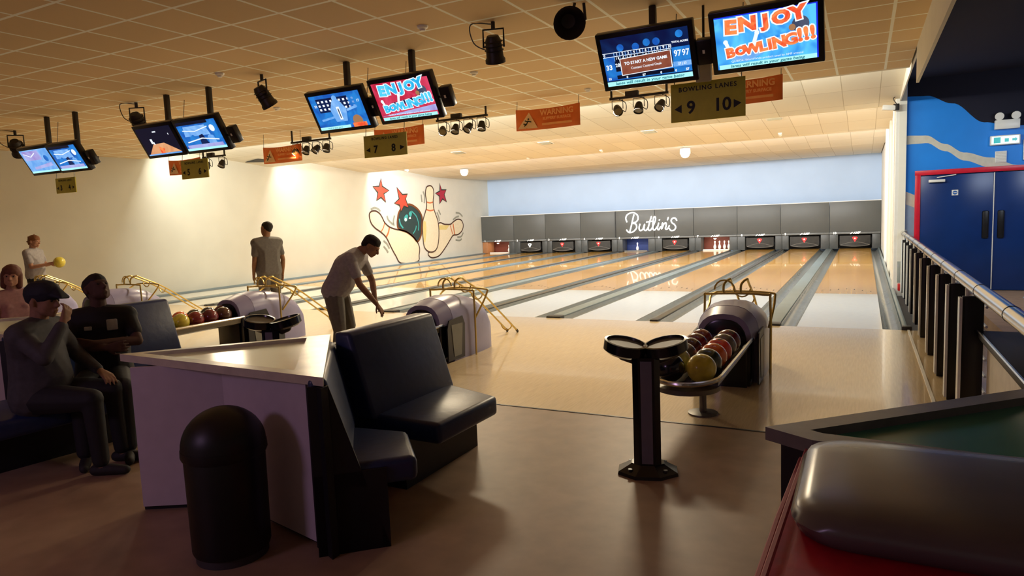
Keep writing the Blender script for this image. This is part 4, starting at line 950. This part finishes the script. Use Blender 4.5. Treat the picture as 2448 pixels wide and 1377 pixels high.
    MB().prism([P2(p0), P2(p0+d*.025), P2(p0+d*.025+n*.36), P2(p0+n*.36)], 0, zs-.02).build('end_panel', 'plinth', t, smooth=0)
    e = MB(); q = [p0-d*.0, p0+n*.12]; e.loft([[(*(p0), 0), (*(p0+n*.36), 0), (*(p0+n*.36+d*.02), 0), (*(p0+d*.02), 0)], [(*(p0), ZT-.05), (*(p0+n*.10), ZT-.05), (*(p0+n*.10+d*.02), ZT-.05), (*(p0+d*.02), ZT-.05)]]); e.build('end_panel', 'plinth', t, smooth=0)
    # straight module along Y
    xs_ = Vector((-2.66+dx-C[0], 0)); ya, yb = -6.80+dy-C[1], -5.90+dy-C[1]; bx = -2.73+dx-C[0]
    MB().prism([(bx+.02, ya), (bx+.50, ya), (bx+.50, yb-.02), (bx+.02, yb-.02)], 0, zs-.10).build('plinth', 'plinth', t, smooth=0)
    rbox_prism([(bx+.06, ya+.02), (bx+.78, ya-.02), (bx+.80, yb-.22), (bx+.30, yb-.03)], zs-.12, zs+.015, .035).build('seat_cushion', 'navyv', t)
    N = Vector((1, 0)); lean(Vector((bx, ya-.02)), Vector((bx+.02, yb)), N, .13, .30, zs-.02, ZT+.055)
    MB().box((bx+.02, (ya+yb)/2, ZT+.02), (.05, yb-ya, .06), bev=.01).build('back_ledge', ledge, t)
console(0, 0, 'pale green lit wedge shaped table with white panel behind the black bin', 'navy vinyl corner bench right of the pale green lit table')
console(-3.50, .33, 'pale ledge table behind the two seated men', 'navy bench the two seated men share', wide=True)
console(-6.7, .55, 'far wedge table at the left edge behind the blonde person', 'far navy bench at the left behind the seated men')
# near right table; green reflection and dimmer light painted into its laminates
TZ = .925
t = thing('wedge_table', 'dim table with green reflecting top and shaded ledge at the right foreground', 'table', (0, -7.7, 0), group='wedge shaped tables between benches')
a, b, c2, d2 = (0.0, -.06), (1.15, 1.05), (1.5, 1.0), (1.45, -.35)
poly = [(-.0, -.04), (.14, -.13), (1.55, -.20), (1.55, .62+.95*0), (1.15, 1.10)]
poly = [(0, -.03), (.15, -.12), (2.2, -.30), (2.2, 1.9), (1.1, 1.03)]
ins = inset(poly, .085)
lb = MB()
for i in range(5): lb.prism([poly[i], poly[(i+1) % 5], ins[(i+1) % 5], ins[i]], TZ-.045, TZ)
lb.build('ledge', 'ledgedark', t, smooth=20)
MB().prism(inset(poly, .08), TZ-.06, TZ-.03).build('table_top', 'tgreen', t, smooth=0)
MB().prism(inset(poly, .03), 0, TZ-.05).build('core', 'plinth', t, smooth=0)
# red and black padded seat in the foreground
t = thing('padded_booth_seat', 'red vinyl seat block with glossy dark pad in the bottom right corner', 'seat', (.75, -8.27, .12))
mb = MB(); mb.prism([(-.63, .50), (-.67, -.9), (1.3, -.95), (1.3, .50)], -.12, .76); bmesh.ops.bevel(mb.bm, geom=mb.bm.edges[:], offset=.05, segments=4, affect='EDGES'); mb.build('vinyl_body', 'redvinyl', t)
MB().tube([(-.615, .46, .765), (-.63, 0, .764), (-.655, -.85, .764)], .008, 6).build('piping', 'piping', t)
MB().tube([(-.632, .46, .735), (-.652, 0, .732), (-.674, -.85, .730)], .008, 6).build('piping', 'piping', t)
mb = MB()
rings = []
for z, g in ((.755, -.03), (.765, .0), (.80, .014), (.825, .0), (.838, -.03), (.846, -.07), (.850, -.12)):
    w0, w1, y0, y1, r = -.60-g, 1.35, -.20-g, .42+g, .12; ring = []
    for cx, cy, a0 in ((w1-r, y1-r, 0), (w0+r, y1-r, PI/2), (w0+r, y0+r, PI), (w1-r, y0+r-.02, 1.5*PI)):
        for i in range(6): ring.append((cx+r*math.cos(a0+i*PI/10), cy+r*math.sin(a0+i*PI/10), z))
    rings.append(ring)
mb.loft(rings); mb.build('top_pad', 'padgloss', t, smooth=60)
# low padded side block beyond the railing
t = thing('padded_side_bench', 'beige sided bench block with dark top behind the railing posts', 'bench', (1.46, -5.42, 0))
MB().box((0, 0, .34), (.80, 1.9, .68), bev=.02).build('upholstered_side', 'sidepad', t); MB().box((0, 0, .715), (.90, 2.0, .06), bev=.015).build('dark_top', 'plinth', t); MB().tube([(-.45, -1.0, .745), (-.45, 1.0, .745)], .009, 6).build('edge_trim', 'chrome', t)
# bin
t = thing('litter_bin', 'black domed litter bin in front of the white table panel', 'bin', (-2.585, -7.82, 0)); t.scale = (.95, .95, .97)
MB().lathe([(0, 0), (.185, 0), (.185, .045), (.17, .05), (0, .05)], 36).build('base_ring', 'binbase', t)
MB().lathe([(0, .045), (.195, .045), (.20, .06), (.205, .56), (.20, .58), (0, .58)], 40).build('bin_body', 'bin', t)
MB().lathe([(.212, .55), (.218, .565), (.216, .60)] + [(.214*math.cos(a*PI/2/10), .60+.20*math.sin(a*PI/2/10)) for a in range(11)], 40).build('dome_lid', 'bin', t)

# ================================================================ RAILING
rl = thing('railing', 'steel handrail on black flat posts down the right side of the approach', 'railing', (.95, 0, 0))
MB().tube([(0, 4.80, 1.085), (0, -7.6, 1.085)], .043, 18).build('handrail', 'rail', rl)
mb = MB()
for y in [4.2-1.02*i for i in range(11)]: mb.lathe([(.0445, -.006), (.0455, 0), (.0445, .006)], 18, (0, y, 1.085), Matrix.Rotation(PI/2, 3, 'X'))
mb.build('joint_rings', 'dark', rl)
MB().lathe([(0, 0), (.075, 0), (.075, .015), (.05, .03), (0, .03)], 20, (0, 4.80, 1.085), Matrix.Rotation(PI/2, 3, 'X')).build('wall_flange', 'steelgrey', rl)
for y in (-4.36, -3.5, -2.62, -1.6, -.5, .5, 1.5, 2.4, 3.3, 4.2):
    p = MB().box((.035, y, .49), (.13, .035, .98), bev=.003).build('post', 'post', rl)
    st = MB(); st.box((-.042, y, .5), (.018, .10, .94)); st.build('edge_strip', 'postedge', p)
    MB().tube([(0, y, .96), (0, y, 1.05)], .014, 8).build('stem', 'postedge', p)
for z in (.16, .28, .40, .52, .64, .76, .90): MB().tube([(.118, -4.36, z), (.118, 4.7, z)], .010, 6).build('wire', 'postedge', rl)

# ================================================================ PEOPLE
def realize(mb, vox, sm=6):
    me = bpy.data.meshes.new('t'); mb.bm.to_mesh(me); mb.bm.free(); o = bpy.data.objects.new('t', me); COL.objects.link(o)
    r = o.modifiers.new('r', 'REMESH'); r.mode = 'VOXEL'; r.voxel_size = vox; s = o.modifiers.new('s', 'SMOOTH'); s.iterations = sm; s.factor = .5
    dg = bpy.context.evaluated_depsgraph_get(); out = bpy.data.meshes.new_from_object(o.evaluated_get(dg)); bpy.data.objects.remove(o); bpy.data.meshes.remove(me)
    return out
def put(me, name, mat, parent):
    me.materials.clear(); me.materials.append(M[mat]); me.name = name
    for p in me.polygons: p.use_smooth = True; p.material_index = 0
    o = bpy.data.objects.new(name, me); COL.objects.link(o); o.parent = parent; return o
V = Vector
def human(label, loc, yaw, J, skin, shirt, pants, hair, hair_style='short', sleeves='short', group=None, female=False, belly=0.0, bulk=0.0):
    """local frame: +x forward, +y left, z up. J: joints (see poses)"""
    t = thing('person', label, 'person', loc, yaw)
    g = lambda k: V(J[k])
    pel, chest, neck, head = g('pelvis'), g('chest'), g('neck'), g('head')
    hd = V(J.get('look', (1, 0, 0))).normalized(); up = (head-neck).normalized(); up = (up - hd*up.dot(hd)).normalized() if abs(up.dot(hd)) < .98 else V((0, 0, 1)); lat = up.cross(hd)
    def hp(f, l, u): return head + hd*f + lat*l + up*u
    b = MB()
    # head
    b.hull([(hp(-.02, 0, .035), .082), (hp(.02, .0, .03), .076)]); b.hull([(hp(.035, .028, -.055), .036), (hp(.035, -.028, -.055), .036), (hp(.07, 0, -.085), .022), (hp(.06, .025, .02), .035), (hp(.06, -.025, .02), .035), (hp(-.03, 0, 0), .065)])
    b.hull([(hp(.092, 0, .02), .009), (hp(.118, 0, -.022), .012), (hp(.095, .012, -.028), .009), (hp(.095, -.012, -.028), .009)])   # nose
    b.hull([(hp(.094, .018, -.055), .007), (hp(.094, -.018, -.055), .007), (hp(.099, 0, -.053), .008)]); b.hull([(hp(.092, .014, -.066), .007), (hp(.092, -.014, -.066), .007)])  # lips
    b.hull([(hp(.088, .04, .03), .008), (hp(.094, .012, .032), .008)]); b.hull([(hp(.088, -.04, .03), .008), (hp(.094, -.012, .032), .008)])
    for s in (-1, 1): b.hull([(hp(-.005, s*.083, .02), .012), (hp(-.015, s*.088, -.005), .012), (hp(.0, s*.082, -.025), .009)])
    b.hull([(hp(-.03, 0, -.05), .056), (neck, .060)]); b.hull([(neck, .060), (chest+(neck-chest)*.6, .075)])
    shl, shr = g('shL'), g('shR'); side = (shl-shr).normalized()
    torso = [(chest+side*.075, .105), (chest-side*.075, .105), (shl, .055), (shr, .055), (neck-(neck-chest)*.35, .07)]
    waist = chest*.42+pel*.58; fw_ = side.cross(V((0, 0, 1))) if abs(side.z) < .9 else V((1, 0, 0)); fw_ = (side.cross((neck-pel).normalized())).normalized()*1.0
    w1 = [(waist+side*.06, .10), (waist-side*.06, .10)]
    if belly: w1.append((waist+fw_*belly, .11))
    b.hull(torso); b.hull([(chest+side*.06, .10), (chest-side*.06, .10)]+w1); b.hull(w1+[(pel+side*.07, .105), (pel-side*.07, .105)])
    for s in ('L', 'R'):
        sh, el, wr = g('sh'+s), g('el'+s), g('wr'+s); b.hull([(sh, .052), (sh+(el-sh)*.5, .046), (el, .038)]); b.hull([(el, .038), (el+(wr-el)*.35, .038), (wr, .025)])
        # hand
        hdn = (V(J['hd'+s]).normalized() if 'hd'+s in J else (wr-el).normalized()); pn = V(J.get('pn'+s, (0, 0, -1))); pn = (pn-hdn*pn.dot(hdn)).normalized(); sd = hdn.cross(pn); curl = J.get('curl'+s, .5)
        if s == 'R': sd = -sd
        b.hull([(wr, .024), (wr+hdn*.045+sd*.022, .014), (wr+hdn*.045-sd*.020, .014), (wr+hdn*.085+sd*.030, .011), (wr+hdn*.082-sd*.030, .011)])
        for k, (o_, ln) in enumerate(((.033, .068), (.011, .078), (-.011, .072), (-.033, .056))):
            a0 = wr+hdn*.085+sd*o_; dd = (hdn+pn*curl*.5+sd*o_*2.5).normalized(); a1 = a0+dd*ln*.5; d2_ = (hdn*(1-curl*.6)+pn*curl*1.3+sd*o_*2.5).normalized(); a2 = a1+d2_*ln*.5
            b.hull([(a0, .0095), (a1, .0088)]); b.hull([(a1, .0088), (a2, .0072)])
        th0 = wr+hdn*.025+sd*.024; th1 = th0+(hdn*.6+sd*.7+pn*.35).normalized()*.045; th2 = th1+(hdn*.85+sd*.15+pn*.45).normalized()*.034
        b.hull([(th0, .014), (th1, .011)]); b.hull([(th1, .011), (th2, .009)])
        hi, kn, an = g('hip'+s), g('kn'+s), g('an'+s); b.hull([(hi, .085), (hi+(kn-hi)*.4, .078), (kn, .055)]); b.hull([(kn, .054), (kn+(an-kn)*.3, .054), (an, .035)])
        td = V(J.get('toe', (1, 0, 0))).normalized(); b.hull([(an+V((0, 0, -.03)), .035), (an+td*.13+V((0, 0, -.05)), .025)])
    put(realize(b, .0065, 4), 'body', skin, t)
    # shirt
    c = MB(); e = .014+bulk
    c.hull([(p, r+e) for p, r in torso]); c.hull([(chest+side*.06, .11+e), (chest-side*.06, .11+e)]+[(p, r+e+.006) for p, r in w1]); c.hull([(p, r+e+.006) for p, r in w1]+[(pel+side*.075, .112+e), (pel-side*.075, .112+e)])
    if female:
        for s in (-1, 1): c.hull([(chest+side*.075*s+fw_*.06, .07), (chest+side*.075*s, .09)])
    for s in ('L', 'R'):
        sh, el, wr = g('sh'+s), g('el'+s), g('wr'+s)
        if sleeves == 'long': c.hull([(sh, .068), (sh+(el-sh)*.5, .062), (el, .055)]); c.hull([(el, .055), (wr-(wr-el)*.12, .038)])
        elif sleeves == 'short': c.hull([(sh, .068), (sh+(el-sh)*.62, .062)])
        else: c.hull([(sh, .060), (sh+(el-sh)*.08, .058)])
    c.hull([(neck-(neck-chest)*.30, .076), (neck-(neck-chest)*.15, .070)])
    put(realize(c, .009, 5), 'shirt', shirt, t)
    # trousers
    c = MB(); c.hull([(pel+side*.07, .116+bulk), (pel-side*.07, .116+bulk), (g('hipL'), .10+bulk*.8), (g('hipR'), .10+bulk*.8)])
    for s in ('L', 'R'):
        hi, kn, an = g('hip'+s), g('kn'+s), g('an'+s); c.hull([(hi, .100+bulk*.8), (hi+(kn-hi)*.5, .088+bulk*.6), (kn, .070+bulk*.3)]); c.hull([(kn, .070), (an+(kn-an)*.06, .056)])
    put(realize(c, .010, 5), 'trousers', pants, t)
    for s in ('L', 'R'):
        an = g('an'+s); td = V(J.get('toe', (1, 0, 0))).normalized(); z = V((0, 0, 1)); ft = an.z-.0
        base = V((an.x, an.y, an.z-.08+.04)); c = MB(); c.hull([(base-td*.045, .040), (base+td*.07, .040), (base+td*.16-z*.008, .032)]); put(realize(c, .008, 3), 'shoe', 'shoe', t)
    # hair and eyes
    c = MB()
    if hair_style == 'short': c.hull([(hp(-.03, 0, .045), .088), (hp(.015, 0, .055), .078), (hp(.05, 0, .085), .035)]); c.hull([(hp(-.06, 0, -.01), .055), (hp(-.03, 0, .045), .085)])
    elif hair_style == 'bald': c.hull([(hp(-.055, 0, .02), .070), (hp(-.06, 0, -.01), .055)])
    elif hair_style == 'messy':
        c.hull([(hp(-.03, 0, .045), .094), (hp(.02, 0, .06), .082), (hp(.055, 0, .085), .035)]); c.hull([(hp(-.07, 0, -.03), .058), (hp(-.03, 0, .045), .088)])
        for a, bb, cc in ((-.12, .03, .05), (-.14, -.02, -.01), (-.13, .02, -.05), (-.04, .04, .14), (-.10, -.04, .09)): c.hull([(hp(-.06, 0, .02), .05), (hp(a, bb, cc), .014)])
    elif hair_style == 'bob':
        c.hull([(hp(-.03, 0, .05), .098), (hp(.02, 0, .06), .088), (hp(.055, 0, .085), .035)])
        for s in (-1, 1): c.hull([(hp(-.01, s*.06, .03), .045), (hp(-.01, s*.075, -.10), .030), (hp(-.06, s*.03, -.12), .035)])
        c.hull([(hp(-.07, 0, -.10), .05), (hp(-.04, 0, .05), .09)])
    elif hair_style == 'cap':
        c.hull([(hp(-.03, 0, .055), .096), (hp(.03, 0, .065), .090)]); c.hull([(hp(.06, .05, .06), .016), (hp(.06, -.05, .06), .016), (hp(.165, .035, .035), .010), (hp(.165, -.035, .035), .010), (hp(.09, 0, .09), .03)])
    put(realize(c, .008, 3), 'flat_cap' if hair_style == 'cap' else 'hair', hair, t)
    ey = MB()
    for s in (-1, 1): ey.sphere(hp(.088, s*.030, .012), .010, u=10, v=8)
    ey.build('eyes', 'eye', t)
    return t, dict(chest=chest, side=side, fw=fw_)
def stand(h=1.76, **kw):
    k = h/1.76
    J = dict(pelvis=(0, 0, .95), chest=(.0, 0, 1.28), neck=(0, 0, 1.50), head=(.02, 0, 1.635), shL=(0, .185, 1.41), shR=(0, -.185, 1.41), elL=(-.03, .25, 1.13), elR=(-.03, -.25, 1.13), wrL=(.06, .25, .88), wrR=(.06, -.25, .88), hipL=(0, .09, .90), hipR=(0, -.09, .90), knL=(.02, .10, .49), knR=(.02, -.10, .49), anL=(0, .11, .08), anR=(0, -.11, .08), pnL=(0, -1, 0), pnR=(0, 1, 0))
    J.update(kw)
    return {a: (tuple(x*k for x in v) if a[:2] not in ('pn', 'hd', 'cu') and a not in ('look', 'toe') else v) for a, v in J.items()}
# man standing by lanes, dark shirt, back half turned, looking left
human('man in a dark short sleeved shirt standing upright on the approach', (-8.58, -1.9, 0), math.radians(160), stand(1.77, look=(.95, .25, -.1), head=(.05, -.03, 1.635), elL=(-.02, .24, 1.12), wrL=(.10, .22, .88), elR=(-.06, -.23, 1.12), wrR=(.02, -.24, .87)), 'skin_m', 'shirt_g', 'trouser', 'hair_d', bulk=.022)
# man bending to pick a ball
human('man in a grey shirt bending forward and reaching down for a ball', (-5.08, -4.1, 0), math.radians(22),
      stand(1.80, pelvis=(-.05, 0, .90), chest=(.10, 0, 1.17), neck=(.27, 0, 1.33), head=(.38, -.0, 1.375), look=(.80, 0, -.60), shL=(.20, .19, 1.25), shR=(.20, -.19, 1.25), elL=(.30, .24, .97), elR=(.30, -.22, .97), wrL=(.34, .18, .76), wrR=(.46, -.16, .74), hipL=(-.05, .09, .86), hipR=(-.05, -.09, .86), knL=(.04, .11, .47), knR=(.0, -.11, .46), anL=(-.04, .12, .08), anR=(-.06, -.12, .08), curlL=.4, curlR=.45, hdR=(.55, 0, -.83), hdL=(.4, 0, -.9), pnR=(-.7, .2, -.6), pnL=(-.7, -.2, -.6)), 'skin_m', 'shirt_lt', 'trouser', 'hair_d', bulk=.02, belly=.03)
# far left bowler holding a ball out
human('bowler with tied back auburn hair holding a yellow ball out in front', (-14.40, -2.50, 0), math.radians(28),
      stand(1.70, look=(1, -.1, -.12), head=(.05, 0, 1.63), elL=(.10, .20, 1.14), wrL=(.38, .10, 1.19), elR=(.08, -.20, 1.12), wrR=(.38, -.09, 1.17), hdL=(1, -.1, .05), hdR=(1, .1, .05), pnL=(.2, -1, .3), pnR=(.2, 1, .3), curlL=.5, curlR=.5), 'skin_l', 'shirt_lt', 'dkpants', 'hair_o', 'messy', belly=.05, bulk=.012)
fw0 = Matrix.Rotation(math.radians(28), 3, 'Z') @ V((.50, .0, 1.15*1.70/1.76+.04)); ball('yellow', (-14.40+fw0.x, -2.50+fw0.y, fw0.z), 'yellow bowling ball held out by the bowler at the far left', 'ball in hand')
def seat_pose(**kw):
    J = dict(pelvis=(0, 0, .56), chest=(-.05, 0, .90), neck=(-.05, 0, 1.10), head=(-.02, 0, 1.235), shL=(-.04, .185, 1.02), shR=(-.04, -.185, 1.02), elL=(.08, .25, .80), elR=(.08, -.25, .80), wrL=(.27, .15, .72), wrR=(.27, -.15, .72), hipL=(.03, .09, .55), hipR=(.03, -.09, .55), knL=(.44, .14, .54), knR=(.44, -.14, .54), anL=(.46, .14, .08), anR=(.46, -.14, .08))
    J.update(kw); return J
ph, info = human('seated man in a black badged shirt with crossed arms looking up', (-4.98, -6.95, 0), math.radians(-35),
      seat_pose(head=(-.06, .0, 1.235), look=(.72, .45, .42), elL=(.13, .25, .83), elR=(.13, -.25, .83), wrL=(.25, -.03, .86), wrR=(.27, .04, .82), hdL=(.1, -1, .1), hdR=(.1, 1, 0), pnL=(-1, 0, 0), pnR=(-1, 0, 0), curlL=.5, curlR=.5), 'skin_d', 'shirt_bk', 'dkpants', 'hair_d', bulk=.012)
mb = MB(); mb.box((.088, .085, .97), (.02, .075, .085), bev=.008, rot=(0, -.1, .2)); mb.build('badge', 'badge', ph)
mb = MB(); mb.box((.09, -.075, .955), (.02, .05, .03), bev=.005, rot=(0, -.1, -.2)); mb.build('badge', 'badge', ph)
pc, _ = human('seated man in a flat cap and grey top raising a hand to his mouth', (-4.86, -7.50, 0), math.radians(30),
      seat_pose(chest=(.02, 0, .90), neck=(.06, 0, 1.09), head=(.10, 0, 1.215), look=(1, -.15, -.05), shL=(.04, .19, 1.01), shR=(.04, -.19, 1.01), elR=(.22, -.24, .86), wrR=(.28, -.10, 1.08), hdR=(.1, .5, .75), pnR=(-1, .2, 0), curlR=.8, elL=(.16, .25, .78), wrL=(.36, .14, .68)), 'skin_m', 'hoodie', 'dkpants', 'capcloth', 'cap', sleeves='long', belly=.08, bulk=.02)
human('person with a reddish blonde bob and pink top at the far left edge', (-8.1, -6.0, 0), math.radians(-10), seat_pose(look=(.9, -.4, 0)), 'skin_l', 'pink', 'dkpants', 'hair_b', 'bob', female=True)
